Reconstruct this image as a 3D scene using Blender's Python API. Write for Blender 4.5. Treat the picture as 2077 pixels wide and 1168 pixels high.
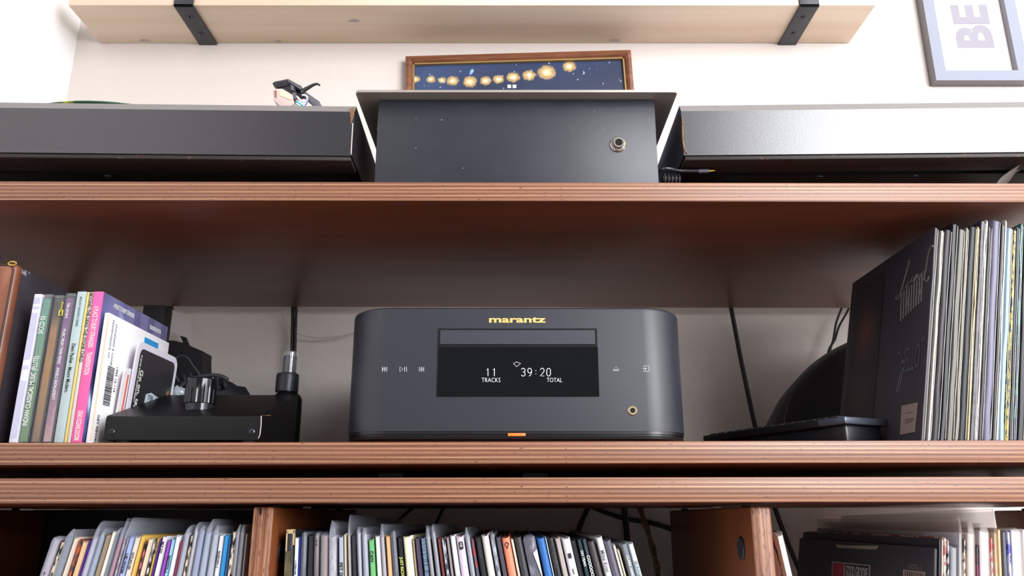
import bpy, bmesh, math, random
from math import sin, cos, pi, radians
from mathutils import Vector, Matrix, noise
random.seed(7)
for o in list(bpy.data.objects): bpy.data.objects.remove(o)
SC = bpy.context.scene
COL = SC.collection

# ------------------------------------------------------------------ camera
F = 1600.0; CX, CY = 1038.5, 584.0
PITCH = math.atan(466.0 / F)
cam_d = bpy.data.cameras.new('camera')
cam_d.sensor_width = 36.0
cam_d.lens = F * 36.0 / 2077.0
cam_d.clip_start = 0.02
cam = bpy.data.objects.new('camera', cam_d); COL.objects.link(cam)
cam.location = (0, 0, 0)
cam.rotation_euler = (pi / 2 + PITCH, 0, 0)
SC.camera = cam

# ------------------------------------------------------------------ light
w = bpy.data.worlds.new('world'); SC.world = w; w.use_nodes = True
w.node_tree.nodes['Background'].inputs[0].default_value = (0.92, 0.95, 1.0, 1)
w.node_tree.nodes['Background'].inputs[1].default_value = 0.27

def area(name, loc, target, sx, sy, power, color):
    d = bpy.data.lights.new(name, 'AREA'); d.shape = 'RECTANGLE'; d.size = sx; d.size_y = sy
    d.energy = power; d.color = color
    o = bpy.data.objects.new(name, d); COL.objects.link(o); o.location = loc
    o.rotation_euler = (Vector(target) - Vector(loc)).to_track_quat('-Z', 'Y').to_euler()
    return o
# daylight coming in through the window behind and to the right of the camera
area('window_daylight', (1.26, -0.80, 0.80), (1.26, 0.0, 0.80), 1.16, 1.36, 84.0, (0.95, 0.97, 1.0))

SC.view_settings.view_transform = 'Standard'
SC.view_settings.look = 'None'
SC.view_settings.gamma = 1.0
SC.view_settings.use_curve_mapping = False
SC.view_settings.exposure = 0.0

# ------------------------------------------------------------------ helpers
def ray(x, y):
    u = (x - CX) / F; v = (CY - y) / F
    return Vector((u, cos(PITCH) - v * sin(PITCH), sin(PITCH) + v * cos(PITCH)))
def P(x, y, Y):
    d = ray(x, y); return d * (Y / d.y)
def PX(x, y, X):
    d = ray(x, y); return d * (X / d.x)
def camz(p): return p.y * cos(PITCH) + p.z * sin(PITCH)

def lin(c):
    r = []
    for v in c:
        v = v / 255.0
        r.append(v / 12.92 if v <= 0.04045 else ((v + 0.055) / 1.055) ** 2.4)
    return tuple(r)

MATS = {}
def mat(name, rgb, rough=0.5, metal=0.0, **kw):
    if name in MATS: return MATS[name]
    m = bpy.data.materials.new(name); m.use_nodes = True
    nt = m.node_tree; b = nt.nodes['Principled BSDF']
    b.inputs['Base Color'].default_value = (*lin(rgb), 1)
    b.inputs['Roughness'].default_value = rough
    b.inputs['Metallic'].default_value = metal
    for k, v in kw.items():
        if k == 'alpha': b.inputs['Alpha'].default_value = v
        elif k == 'emit':
            b.inputs['Emission Color'].default_value = (*lin(v[0]), 1); b.inputs['Emission Strength'].default_value = v[1]
        elif k == 'transmission': b.inputs['Transmission Weight'].default_value = v
        elif k == 'spec': b.inputs['Specular IOR Level'].default_value = v
        elif k == 'coat': b.inputs['Coat Weight'].default_value = v
        elif k == 'sheen': b.inputs['Sheen Weight'].default_value = v
        elif k == 'mottle':      # (rgb2, scale vec, lo, hi)
            c2, sc, lo, hi = v
            tc = nt.nodes.new('ShaderNodeTexCoord'); mp = nt.nodes.new('ShaderNodeMapping')
            mp.inputs['Scale'].default_value = sc
            nz = nt.nodes.new('ShaderNodeTexNoise'); nz.inputs['Scale'].default_value = 1.0; nz.inputs['Detail'].default_value = 5
            nz.inputs['Roughness'].default_value = 0.62
            mr = nt.nodes.new('ShaderNodeMapRange'); mr.inputs['From Min'].default_value = lo; mr.inputs['From Max'].default_value = hi
            mx = nt.nodes.new('ShaderNodeMix'); mx.data_type = 'RGBA'
            mx.inputs[6].default_value = (*lin(rgb), 1); mx.inputs[7].default_value = (*lin(c2), 1)
            nt.links.new(tc.outputs['Object'], mp.inputs[0]); nt.links.new(mp.outputs[0], nz.inputs['Vector'])
            nt.links.new(nz.outputs[0], mr.inputs['Value']); nt.links.new(mr.outputs[0], mx.inputs[0])
            nt.links.new(mx.outputs[2], b.inputs['Base Color'])
        elif k == 'bump':        # (scale, strength, distance)
            sc, st, di = v
            tc = nt.nodes.new('ShaderNodeTexCoord'); nz = nt.nodes.new('ShaderNodeTexNoise')
            nz.inputs['Scale'].default_value = sc; nz.inputs['Detail'].default_value = 4
            bp = nt.nodes.new('ShaderNodeBump'); bp.inputs['Strength'].default_value = st; bp.inputs['Distance'].default_value = di
            nt.links.new(tc.outputs['Object'], nz.inputs['Vector']); nt.links.new(nz.outputs[0], bp.inputs['Height'])
            nt.links.new(bp.outputs[0], b.inputs['Normal'])
    MATS[name] = m
    return m

def wood(name, stops, scale, rough=0.5, bump=0.0003, pores=None, detail=4, coat=0.0, wave=None):
    """streaky wood: noise stretched by the scale vector, run through a colour ramp"""
    m = bpy.data.materials.new(name); m.use_nodes = True
    nt = m.node_tree; b = nt.nodes['Principled BSDF']; b.inputs['Roughness'].default_value = rough
    b.inputs['Coat Weight'].default_value = coat
    tc = nt.nodes.new('ShaderNodeTexCoord'); mp = nt.nodes.new('ShaderNodeMapping'); mp.inputs['Scale'].default_value = scale
    nz = nt.nodes.new('ShaderNodeTexNoise'); nz.inputs['Scale'].default_value = 1; nz.inputs['Detail'].default_value = detail
    nz.inputs['Roughness'].default_value = 0.6; nz.inputs['Distortion'].default_value = 0.25
    cr = nt.nodes.new('ShaderNodeValToRGB')
    el = cr.color_ramp.elements
    while len(el) < len(stops): el.new(0.5)
    for e, (p, c) in zip(el, stops): e.position = p; e.color = (*lin(c), 1)
    L = nt.links.new
    L(tc.outputs['Object'], mp.inputs[0]); L(mp.outputs[0], nz.inputs['Vector']); L(nz.outputs[0], cr.inputs[0])
    out = cr.outputs[0]; hgt = nz.outputs[0]
    if wave:      # glued veneers: fine bands, a little uneven
        wv = nt.nodes.new('ShaderNodeTexWave'); wv.wave_type = 'BANDS'; wv.bands_direction = wave[0]; wv.wave_profile = 'SIN'
        wv.inputs['Scale'].default_value = wave[1]; wv.inputs['Distortion'].default_value = 1.6; wv.inputs['Detail'].default_value = 2
        wv.inputs['Detail Scale'].default_value = .5
        mw = nt.nodes.new('ShaderNodeMapping'); mw.inputs['Scale'].default_value = wave[2]
        mx0 = nt.nodes.new('ShaderNodeMix'); mx0.data_type = 'FLOAT'; mx0.inputs[0].default_value = wave[3]
        L(tc.outputs['Object'], mw.inputs[0]); L(mw.outputs[0], wv.inputs['Vector'])
        L(nz.outputs[0], mx0.inputs[2]); L(wv.outputs['Fac'], mx0.inputs[3]); L(mx0.outputs[0], cr.inputs[0]); hgt = mx0.outputs[0]
    if pores:
        mp2 = nt.nodes.new('ShaderNodeMapping'); mp2.inputs['Scale'].default_value = pores[0]
        n2 = nt.nodes.new('ShaderNodeTexNoise'); n2.inputs['Scale'].default_value = 1; n2.inputs['Detail'].default_value = 2
        mr = nt.nodes.new('ShaderNodeMapRange'); mr.inputs['From Min'].default_value = pores[1]; mr.inputs['From Max'].default_value = pores[2]
        mx = nt.nodes.new('ShaderNodeMix'); mx.data_type = 'RGBA'; mx.inputs[7].default_value = (*lin(pores[3]), 1)
        L(tc.outputs['Object'], mp2.inputs[0]); L(mp2.outputs[0], n2.inputs['Vector']); L(n2.outputs[0], mr.inputs[0])
        L(mr.outputs[0], mx.inputs[0]); L(out, mx.inputs[6]); out = mx.outputs[2]
    L(out, b.inputs['Base Color'])
    bp = nt.nodes.new('ShaderNodeBump'); bp.inputs['Strength'].default_value = 0.6; bp.inputs['Distance'].default_value = bump
    L(hgt, bp.inputs['Height']); L(bp.outputs[0], b.inputs['Normal'])
    MATS[name] = m
    return m

MW = {}       # world matrices of created objects
def tagset(o, label=None, cat=None, group=None, kind=None):
    if label: o['label'] = label
    if cat: o['category'] = cat
    if group: o['group'] = group
    if kind: o['kind'] = kind
def thing(name, label, cat, loc=(0, 0, 0), rot=None, group=None):
    o = bpy.data.objects.new(name, None); COL.objects.link(o); o.empty_display_size = 0.01
    M = Matrix.Translation(Vector(loc)) @ (rot.to_4x4() if rot else Matrix.Identity(4))
    o.matrix_world = M; MW[o.name] = M
    tagset(o, label, cat, group)
    return o
def fin(name, bm, m, parent=None, local=False, smooth=True, label=None, origin=None, sharp=35):
    """link a bmesh as one object; vertices are in world space unless local"""
    if origin is None and parent is None:
        n = max(1, len(bm.verts)); c = Vector((0, 0, 0))
        for v in bm.verts: c += v.co
        origin = c / n; origin.z = min(v.co.z for v in bm.verts)
    if parent is not None:
        M = MW[parent.name]
        if not local: bm.transform(M.inverted())
    else:
        M = Matrix.Translation(origin); bm.transform(M.inverted())
    bmesh.ops.recalc_face_normals(bm, faces=bm.faces)
    me = bpy.data.meshes.new(name); bm.to_mesh(me); bm.free()
    if smooth:
        for p in me.polygons: p.use_smooth = True
        try: me.set_sharp_from_angle(angle=radians(sharp))
        except Exception: pass
    ms = m if isinstance(m, (list, tuple)) else [m]
    for mm in ms: me.materials.append(mm)
    o = bpy.data.objects.new(name, me); COL.objects.link(o)
    if parent is not None: o.parent = parent
    else: o.matrix_world = M
    MW[o.name] = M
    if label: o['label'] = label
    return o

def B(): return bmesh.new()
def box(bm, mn, mx, bev=0.0, seg=2):
    r = bmesh.ops.create_cube(bm, size=1.0)
    vs = r['verts']
    for v in vs:
        v.co = Vector([mn[i] + (v.co[i] + 0.5) * (mx[i] - mn[i]) for i in range(3)])
    if bev > 0:
        es = list({e for v in vs for e in v.link_edges})
        bmesh.ops.bevel(bm, geom=es, offset=bev, segments=seg, profile=0.5, affect='EDGES')
    return bm
def frame_axes(d):
    d = d.normalized(); a = Vector((0, 0, 1)) if abs(d.z) < 0.9 else Vector((1, 0, 0))
    u = d.cross(a).normalized(); return u, d.cross(u).normalized()
def ring(bm, c, u, v, r, n): return [bm.verts.new(c + (u * cos(2 * pi * k / n) + v * sin(2 * pi * k / n)) * r) for k in range(n)]
def bridge(bm, a, b):
    n = len(a)
    for k in range(n): bm.faces.new((a[k], a[(k + 1) % n], b[(k + 1) % n], b[k]))
def cyl(bm, p0, p1, r0, r1=None, n=24, cap=True):
    p0 = Vector(p0); p1 = Vector(p1); r1 = r0 if r1 is None else r1
    u, v = frame_axes(p1 - p0); a = ring(bm, p0, u, v, r0, n); b = ring(bm, p1, u, v, r1, n); bridge(bm, a, b)
    if cap: bm.faces.new(a); bm.faces.new(b)
    return bm
def tube(bm, pts, r, n=8, closed=False):
    pts = [Vector(p) for p in pts]; N = len(pts); rings = []
    d0 = (pts[1] - pts[0]).normalized(); u, v = frame_axes(d0)
    for i, p in enumerate(pts):
        if closed: d = (pts[(i + 1) % N] - pts[i - 1]).normalized()
        elif i == 0: d = d0
        elif i == N - 1: d = (pts[i] - pts[i - 1]).normalized()
        else: d = (pts[i + 1] - pts[i - 1]).normalized()
        u = (u - d * u.dot(d)).normalized(); v = d.cross(u)
        rr = r[i] if isinstance(r, (list, tuple)) else r
        rings.append(ring(bm, p, u, v, rr, n))
    for a, b in zip(rings, rings[1:]): bridge(bm, a, b)
    if closed: bridge(bm, rings[-1], rings[0])
    else: bm.faces.new(rings[0]); bm.faces.new(rings[-1])
    return bm
def smooth_pts(pts, k=8):
    pts = [Vector(p) for p in pts]; out = []
    for i in range(len(pts) - 1):
        p0 = pts[max(i - 1, 0)]; p1 = pts[i]; p2 = pts[i + 1]; p3 = pts[min(i + 2, len(pts) - 1)]
        for j in range(k):
            t = j / k
            out.append(0.5 * ((2 * p1) + (p2 - p0) * t + (2 * p0 - 5 * p1 + 4 * p2 - p3) * t * t + (3 * p1 - p0 - 3 * p2 + p3) * t ** 3))
    out.append(pts[-1]); return out
def lathe(bm, prof, c, n=32, axis=Vector((0, 0, 1))):
    c = Vector(c); u, v = frame_axes(axis); prev = None
    for (r, h) in prof:
        cur = ring(bm, c + axis * h, u, v, max(r, 1e-5), n)
        if prev: bridge(bm, prev, cur)
        else: bm.faces.new(cur)
        prev = cur
    bm.faces.new(prev); return bm
def prism(bm, poly, off, bev=0):
    """poly: 3-D points of one face, extruded by the vector off"""
    a = [bm.verts.new(Vector(p)) for p in poly]; b = [bm.verts.new(Vector(p) + Vector(off)) for p in poly]
    bm.faces.new(a); bm.faces.new(b); n = len(a)
    for k in range(n): bm.faces.new((a[k], a[(k + 1) % n], b[(k + 1) % n], b[k]))
    if bev: bmesh.ops.bevel(bm, geom=list({e for v in a + b for e in v.link_edges}), offset=bev, segments=2, profile=0.5, affect='EDGES')
    return bm
def rrect(x0, x1, y0, y1, r, k=6):
    pts = []
    for cx, cy, a in ((x1 - r, y1 - r, 0), (x0 + r, y1 - r, 90), (x0 + r, y0 + r, 180), (x1 - r, y0 + r, 270)):
        for j in range(k + 1):
            t = radians(a + 90 * j / k); pts.append((cx + r * cos(t), cy + r * sin(t)))
    return pts
FRONT = (Vector((1, 0, 0)), Vector((0, 0, 1)))        # upright, facing the camera
DOWN = (Vector((0, 0, -1)), Vector((1, 0, 0)))        # spine read from top to bottom
UP = (Vector((0, 0, 1)), Vector((-1, 0, 0)))
LEFTF = (Vector((0, -1, 0)), Vector((0, 0, 1)))       # on a face looking to -X
RIGHTF = (Vector((0, 1, 0)), Vector((0, 0, 1)))       # on a face looking to +X
def text(body, size, loc, axes, m, parent, local=False, align='LEFT', bold=0.0, name='lettering', sx=1.0, shear=0.0, label=None, fit=None):
    c = bpy.data.curves.new(name, 'FONT'); c.body = body; c.size = size; c.align_x = align; c.align_y = 'CENTER'
    c.offset = bold; c.extrude = 0.00006; c.resolution_u = 3; c.shear = shear
    c.materials.append(m)
    o = bpy.data.objects.new(name, c); COL.objects.link(o)
    x, y = axes; z = x.cross(y)
    M = Matrix(((x.x, y.x, z.x, loc[0]), (x.y, y.y, z.y, loc[1]), (x.z, y.z, z.z, loc[2]), (0, 0, 0, 1))) @ Matrix.Diagonal((sx, 1, 1, 1))
    bpy.context.view_layer.update()
    me = bpy.data.meshes.new_from_object(o.evaluated_get(bpy.context.evaluated_depsgraph_get()))
    bpy.data.objects.remove(o); bpy.data.curves.remove(c)
    if fit and len(me.vertices):
        xs = [v.co.x for v in me.vertices]; k_ = fit / max(1e-6, max(xs) - min(xs)); x_ = min(xs)
        for v in me.vertices: v.co.x = (v.co.x - x_) * k_
    me.name = name
    o = bpy.data.objects.new(name, me); COL.objects.link(o)
    o.parent = parent
    o.matrix_local = M if local else MW[parent.name].inverted() @ M
    if label: o['label'] = label
    return o
def painted(name, c00, c10, c01, nx, ny, fn, m, parent, thick=0.0003, local=False, label=None):
    """flat print: a fine grid carrying vertex colours fn(u,v) -> sRGB"""
    bm = B(); c00 = Vector(c00); U = Vector(c10) - c00; V = Vector(c01) - c00
    lay = bm.loops.layers.color.new('print')
    g = [[bm.verts.new(c00 + U * (i / nx) + V * (j / ny)) for i in range(nx + 1)] for j in range(ny + 1)]
    for j in range(ny):
        for i in range(nx):
            f = bm.faces.new((g[j][i], g[j][i + 1], g[j + 1][i + 1], g[j + 1][i]))
            for lp, (a, b) in zip(f.loops, ((i, j), (i + 1, j), (i + 1, j + 1), (i, j + 1))):
                c = fn(a / nx, b / ny); lp[lay] = (c[0] / 255, c[1] / 255, c[2] / 255, 1)
    if parent is not None and not local: bm.transform(MW[parent.name].inverted())
    me = bpy.data.meshes.new(name); bm.to_mesh(me); bm.free(); me.materials.append(m)
    o = bpy.data.objects.new(name, me); COL.objects.link(o); o.parent = parent
    if label: o['label'] = label
    return o
def print_mat(name, rough=0.5, coat=0.0):
    m = bpy.data.materials.new(name); m.use_nodes = True; nt = m.node_tree; b = nt.nodes['Principled BSDF']
    a = nt.nodes.new('ShaderNodeVertexColor'); a.layer_name = 'print'
    nt.links.new(a.outputs[0], b.inputs['Base Color']); b.inputs['Roughness'].default_value = rough; b.inputs['Coat Weight'].default_value = coat
    MATS[name] = m; return m

# ------------------------------------------------------------------ materials
M_wall = mat('painted_plaster', (214, 204, 198), 0.85, bump=(70, 0.35, 0.0018))
M_wall2 = mat('painted_plaster_side', (236, 234, 234), 0.85, bump=(60, 0.3, 0.002))
M_ceil = mat('ceiling_paint', (240, 238, 232), 0.9)
M_floor = wood('floor_boards', [(0.3, (70, 50, 36)), (0.7, (98, 72, 52))], (1.5, 14, 1), 0.5)
M_edge = wood('ply_edge', [(0.26, (92, 56, 42)), (0.38, (118, 76, 56)), (0.5, (134, 90, 67)), (0.62, (148, 103, 78)), (0.74, (196, 150, 114))],
              (2.5, 5, 700), 0.42, 0.0004, pores=((190, 60, 1000), 0.64, 0.72, (70, 42, 32)), detail=5, wave=('Z', 88, (.03, 1, 1), .30))
M_face = wood('stained_board', [(0.3, (92, 46, 28)), (0.7, (124, 64, 40))], (2.2, 26, 26), 0.40, 0.0001)
M_edge_v = wood('ply_edge_upright', [(0.28, (80, 46, 32)), (0.42, (122, 76, 54)), (0.55, (142, 94, 68)), (0.68, (180, 130, 94))],
                (420, 5, 5), 0.45, 0.0008, pores=((900, 60, 120), 0.60, 0.70, (66, 34, 22)), detail=3)
M_face_v = wood('stained_panel', [(0.3, (104, 56, 30)), (0.7, (138, 76, 42))], (20, 12, 2), 0.4, 0.0001)
M_pine = wood('pale_pine', [(0.25, (206, 178, 152)), (0.5, (218, 196, 174)), (0.75, (226, 208, 188))], (1.2, 22, 22), 0.55, 0.0001)
M_frame = wood('brown_frame_wood', [(0.3, (92, 52, 32)), (0.55, (126, 76, 50)), (0.75, (150, 98, 66))], (14, 160, 160), 0.4, 0.0002)
M_black = mat('satin_black', (24, 25, 29), 0.42)
M_blackm = mat('matt_black', (17, 17, 19), 0.6)
M_steel = mat('black_steel', (48, 48, 54), 0.5)
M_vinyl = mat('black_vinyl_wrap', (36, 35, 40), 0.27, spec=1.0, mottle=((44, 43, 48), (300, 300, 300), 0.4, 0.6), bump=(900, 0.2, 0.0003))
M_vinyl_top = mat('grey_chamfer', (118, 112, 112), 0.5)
M_chip = mat('chipboard', (150, 112, 76), 0.9, mottle=((92, 62, 40), (700, 700, 700), 0.4, 0.6))
M_under = mat('plinth_underside', (30, 28, 31), 0.42)
M_worn = mat('worn_lower_edge', (40, 30, 28), 0.6, mottle=((110, 74, 54), (160, 160, 160), 0.62, 0.72))
M_mixer = mat('mixer_paint', (40, 42, 50), 0.4, mottle=((46, 48, 56), (30, 30, 30), 0.4, 0.7))
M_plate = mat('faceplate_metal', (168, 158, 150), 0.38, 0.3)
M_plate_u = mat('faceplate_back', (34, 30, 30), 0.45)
M_nickel = mat('nickel', (205, 196, 186), 0.22, 1.0)
M_chrome = mat('chrome', (225, 225, 228), 0.1, 1.0)
M_hole = mat('dark_hole', (4, 4, 5), 0.9)
M_cream = mat('cream_plastic', (226, 216, 200), 0.5)
M_gold = mat('gold_leaf', (212, 170, 96), 0.32, 0.8)
M_goldprint = mat('gold_print', (236, 196, 120), 0.4, 0.2)
M_white = mat('white_print', (236, 236, 240), 0.6)
M_player = mat('player_shell', (41, 43, 51), 0.42, bump=(1500, 0.1, 0.0002))
M_playbase = mat('player_base', (26, 25, 29), 0.3)
M_glass = mat('display_glass', (10, 11, 13), 0.06)
M_led = mat('led_amber', (120, 60, 20), 0.4, emit=((255, 128, 44), 1.3))
M_disp = mat('display_segments', (200, 200, 206), 0.5, emit=((190, 192, 202), 0.75))
M_icon = mat('touch_icons', (225, 226, 232), 0.5, emit=((226, 226, 232), 0.55))
M_print = print_mat('flat_print', 0.55)
M_printg = print_mat('flat_print_gloss', 0.25)
M_frosty = mat('clear_sleeve', (196, 202, 216), 0.24, alpha=0.36)
M_frosty2 = mat('clear_sleeve_warm', (206, 192, 186), 0.26, alpha=0.34)
M_frostyd = mat('clear_sleeve_thin', (170, 172, 190), 0.12, alpha=0.24)
M_jewel = mat('jewel_case_clear', (200, 204, 208), 0.08, alpha=0.13)
M_inner = mat('inner_sleeve_paper', (240, 234, 224), 0.8)
M_cable = mat('cable_rubber', (16, 16, 18), 0.5)
M_whitecable = mat('white_cable', (206, 196, 184), 0.5)
M_greyframe = mat('brushed_grey_frame', (136, 140, 153), 0.7, 0.0, spec=0.2)
M_greyside = mat('grey_frame_side', (112, 108, 112), 0.45, 0.3)
M_paper = mat('print_paper', (246, 244, 246), 0.6)
M_faded = mat('faded_letters', (138, 134, 144), 0.8)

# ------------------------------------------------------------------ room
YW = 1.06; XL = -0.67; XR = 2.10; ZF = -1.1; ZC = 1.72
def struct(name, mn, mx, m, bev=0):
    o = fin(name, box(B(), mn, mx, bev), m, smooth=False, origin=Vector(((mn[0] + mx[0]) / 2, (mn[1] + mx[1]) / 2, mn[2])))
    o['kind'] = 'structure'; return o
struct('wall_back', (XL - 0.1, YW, ZF), (XR + 0.1, YW + 0.1, ZC), M_wall)
struct('wall_left', (XL - 0.1, -0.98, ZF), (XL, YW, ZC), M_wall2)
struct('floor', (XL - 0.1, -0.98, ZF - 0.1), (XR + 0.1, YW + 0.1, ZF), M_floor)
struct('ceiling', (XL - 0.1, -0.98, ZC), (XR + 0.1, YW + 0.1, ZC + 0.1), M_ceil)
struct('wall_right', (XR, -0.98, ZF), (XR + 0.1, YW, ZC), M_wall2)
# wall behind the camera on the right, with the window opening
wx0, wx1, wz0, wz1 = 0.64, 1.88, 0.08, 1.52
bm = B()
box(bm, (0.50, -0.98, ZF), (wx0, -0.88, ZC)); box(bm, (wx1, -0.98, ZF), (XR, -0.88, ZC))
box(bm, (wx0, -0.98, ZF), (wx1, -0.88, wz0)); box(bm, (wx0, -0.98, wz1), (wx1, -0.88, ZC))
o = fin('wall_front', bm, M_wall2, smooth=False, origin=Vector((1.3, -0.93, ZF))); o['kind'] = 'structure'
bm = B()
for (a, b, c, d) in ((wx0, wx0 + 0.05, wz0, wz1), (wx1 - 0.05, wx1, wz0, wz1), (wx0, wx1, wz0, wz0 + 0.05), (wx0, wx1, wz1 - 0.05, wz1)):
    box(bm, (a, -0.95, c), (b, -0.90, d))
o = fin('window_1', bm, mat('window_frame_paint', (240, 240, 240), 0.4), smooth=False); o['kind'] = 'structure'

# ------------------------------------------------------------------ shelf boards
X0, X1 = -0.585, 0.605
def board(name, label, z0, z1, slope, yf=0.65, yb=1.018):
    """a stained plywood board; slope tips it a hair along X"""
    bm = B(); box(bm, (X0, yf, z0), (X1, yb, z1), 0.0012, 2)
    for v in bm.verts: v.co.z += slope * v.co.x
    bm.normal_update()
    for f in bm.faces:
        f.material_index = 0 if f.normal.y < -0.5 else 1
    o = fin(name, bm, [M_edge, M_face], origin=Vector((0, yf, z0)))
    tagset(o, label, 'shelf')
    return o
zt1 = P(1038, 369, .65).z; zt0 = P(1038, 408, .65).z
zm1 = P(1038, 895, .65).z; zm0 = P(1038, 941, .65).z
zl1 = P(1038, 968, .65).z; zl0 = P(1038, 1020, .65).z
board('shelf_board', 'brown stained plywood shelf board, topmost, carrying mixer and turntables', zt0, zt1, -0.0022)
board('shelf_board', 'brown stained plywood shelf board carrying the black CD player', zm0, zm1, 0.0026)
board('shelf_board', 'brown stained plywood board over the record bays, lowest in view', zl0, zl1, 0.0016)
ZS = zm1; ZT = zt1
# spacers between the two lower boards
for x, lab in ((800, 'small dark spacer block between the lower boards, left of centre'), (1085, 'grey spacer block between the two lower boards under the player')):
    c = P(x, 955, .80)
    o = fin('spacer_block', box(B(), (c.x - 0.012, 0.78, zl1), (c.x + 0.012, 0.82, zm0), 0.0008), mat('grey_plastic_spacer', (92, 92, 98), 0.4)); tagset(o, lab, 'spacer', 'spacers between boards')
for sx, side in ((X0 + 0.012, 'left'), (X1 - 0.012, 'right')):
    for yy, dep in ((0.70, 'front'), (0.99, 'rear')):
        bm = cyl(B(), (sx, yy, zl1 + .001), (sx, yy, zm0 - .0012), 0.008, n=16); cyl(bm, (sx, yy, zm1 - 0.001), (sx, yy, zt0 - .001), 0.008, n=16)
        o = fin('shelf_post', bm, M_blackm); tagset(o, 'black steel %s %s post holding up the shelf boards' % (side, dep), 'post', 'shelf posts')

# cabinet uprights with pegs: record bays below
ZB = -0.350
ztop = P(535, 1028, .66).z
CAB = thing('record_cabinet', 'brown plywood record cabinet with four uprights under the lowest board', 'cabinet', (0.01, 0.83, ZF))
def upright(xc, label, wd=0.0165, knobs=(), crack=False):
    bm = B(); box(bm, (xc - wd / 2, 0.66, ZF), (xc + wd / 2, 1.0, ztop), 0.0018, 3)
    bm.normal_update()
    for f in bm.faces: f.material_index = 0 if f.normal.y < -0.5 else 1
    t = fin('upright', bm, [M_edge_v, M_face_v], CAB, label=label)
    for yy in (0.70, 0.80, 0.95):
        fin('peg', cyl(B(), (xc, yy, ztop - 0.001), (xc, yy, zl0 - 0.0009), 0.004, n=12), M_cream if yy == 0.80 else M_blackm, t)
    for (kx, ky, s) in knobs:
        p = PX(kx, ky, xc + s * (wd / 2))
        bm = B(); lathe(bm, [(0.0095, -0.001), (0.0095, 0.0012), (0.0085, 0.0018), (0.0045, 0.0010), (0.0, 0.0010)], p, 20, Vector((s, 0, 0)))
        fin('cam_fitting', bm, mat('cam_zinc', (74, 74, 80), 0.4, 0.6), t, label='dark zinc cam fitting')
    if crack:
        fin('edge_crack', prism(B(), [P(526, 1030, .6597), P(530, 1030, .6597), P(528.5, 1044, .6597), P(527, 1046, .6597)], (0, 0.0002, 0)), M_hole, t)
    return t
upright(-0.2003, 'worn wooden upright between left and middle record bays, front edge cracked', knobs=((570, 1117, 1),), crack=True)
upright(0.2003, 'wooden upright between middle and right record bays, front edge sunlit', knobs=((1505, 1112, -1),))
upright(-0.5755, 'dark outer upright at the left end of the record bays')
upright(0.5955, 'outer upright at the right end of the record bays, light gaps above')
fin('back_panel', box(B(), (-.584, 1.0005, ZF), (-.192, 1.006, zl0 - .002), .0004), mat('dark_back', (30, 27, 27), .7), CAB, label='dark panel at the back of the left bay')  # near-black panel added behind the left bay only, making its back darker
xs_ = [-0.5755, -0.2003, 0.2003, 0.5955]
for a, b in zip(xs_, xs_[1:]):
    fin('bottom_board', box(B(), (a + .0084, 0.662, ZB - 0.018), (b - .0084, 1.0, ZB), .0005), M_face_v, CAB)
# ------------------------------------------------------------------ pine wall shelf with brackets
zsh = P(1038, 88, YW).z
sf = P(1038, 10, 0.966)
zsh = (P(300, 88, YW).z)
sxl = P(205, 86, YW).x; sxr = P(1722, 88, YW).x
o = fin('wall_shelf', box(B(), (sxl, 0.966, zsh), (sxr, YW - 0.0005, zsh + 0.034), 0.001), M_pine); tagset(o, 'pale pine plank shelf on black iron brackets high on the wall', 'shelf')
bm = B()
kn = thing('wall_shelf_knots', '', '', (0, 0, 0)); bpy.data.objects.remove(kn)
M_knot = mat('wood_knot', (150, 146, 158), 0.55, mottle=((196, 178, 156), (120, 260, 120), 0.35, 0.65))
for (kx, ky, rx, ry) in ((718, 42, .008, .0035), (1247, 82, .008, .0035), (292, 82, .008, .003), (1075, 6, .010, .003), (840, 86, .008, .002), (565, 84, .006, .0025)):
    d = ray(kx, ky); t_ = (zsh - 0.0002) / d.z; c = d * t_
    if c.y < 0.97 or c.y > 1.056: continue
    bm = B(); vs = [bm.verts.new((c.x + rx * cos(a) * (1 + .25 * sin(3 * a)), min(1.058, c.y + ry * sin(a)), c.z - 0.0001)) for a in [2 * pi * k / 20 for k in range(20)]]
    bm.faces.new(vs); k = fin('knot', bm, M_knot, o, smooth=False)
def bracket(px, label):
    xc = P(px, 88, YW).x; hw = 0.0136
    t = thing('shelf_bracket', label, 'bracket', (xc, YW - .02, zsh - 0.004), group='iron brackets of the pine shelf')
    bm = B(); box(bm, (xc - hw, 0.9625, zsh - 0.0034), (xc + hw, YW, zsh - 0.0003), 0.0004)
    box(bm, (xc - hw, 0.9625, zsh - 0.0034), (xc + hw, 0.9655, zsh + 0.045), 0.0004)
    fin('strap', bm, M_steel, t)
    fin('wall_plate', box(B(), (xc - hw, YW - 0.0035, zsh + .0345), (xc + hw, YW, zsh + 0.075), 0.0004), M_steel, t)
    for yy in (0.99, 1.03):
        bm = B(); lathe(bm, [(0.0042, 0.0), (0.0040, 0.0012), (0.0022, 0.0022), (0.0, 0.0024)], (xc, yy, zsh - 0.0034), 14, Vector((0, 0, -1)))
        s = fin('screw', bm, mat('dark_screw', (70, 70, 76), 0.3, 0.8), t)
        bm = B(); box(bm, (xc - .0018, yy - .0003, zsh - .0059), (xc + .0018, yy + .0003, zsh - .0056)); box(bm, (xc - .0003, yy - .0018, zsh - .0059), (xc + .0003, yy + .0018, zsh - .0056))
        fin('screw_slot', bm, M_hole, s, smooth=False)
bracket(423, 'black iron bracket near the left end of the pine shelf')
bracket(1596, 'black iron bracket near the right end of the pine shelf')

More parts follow.
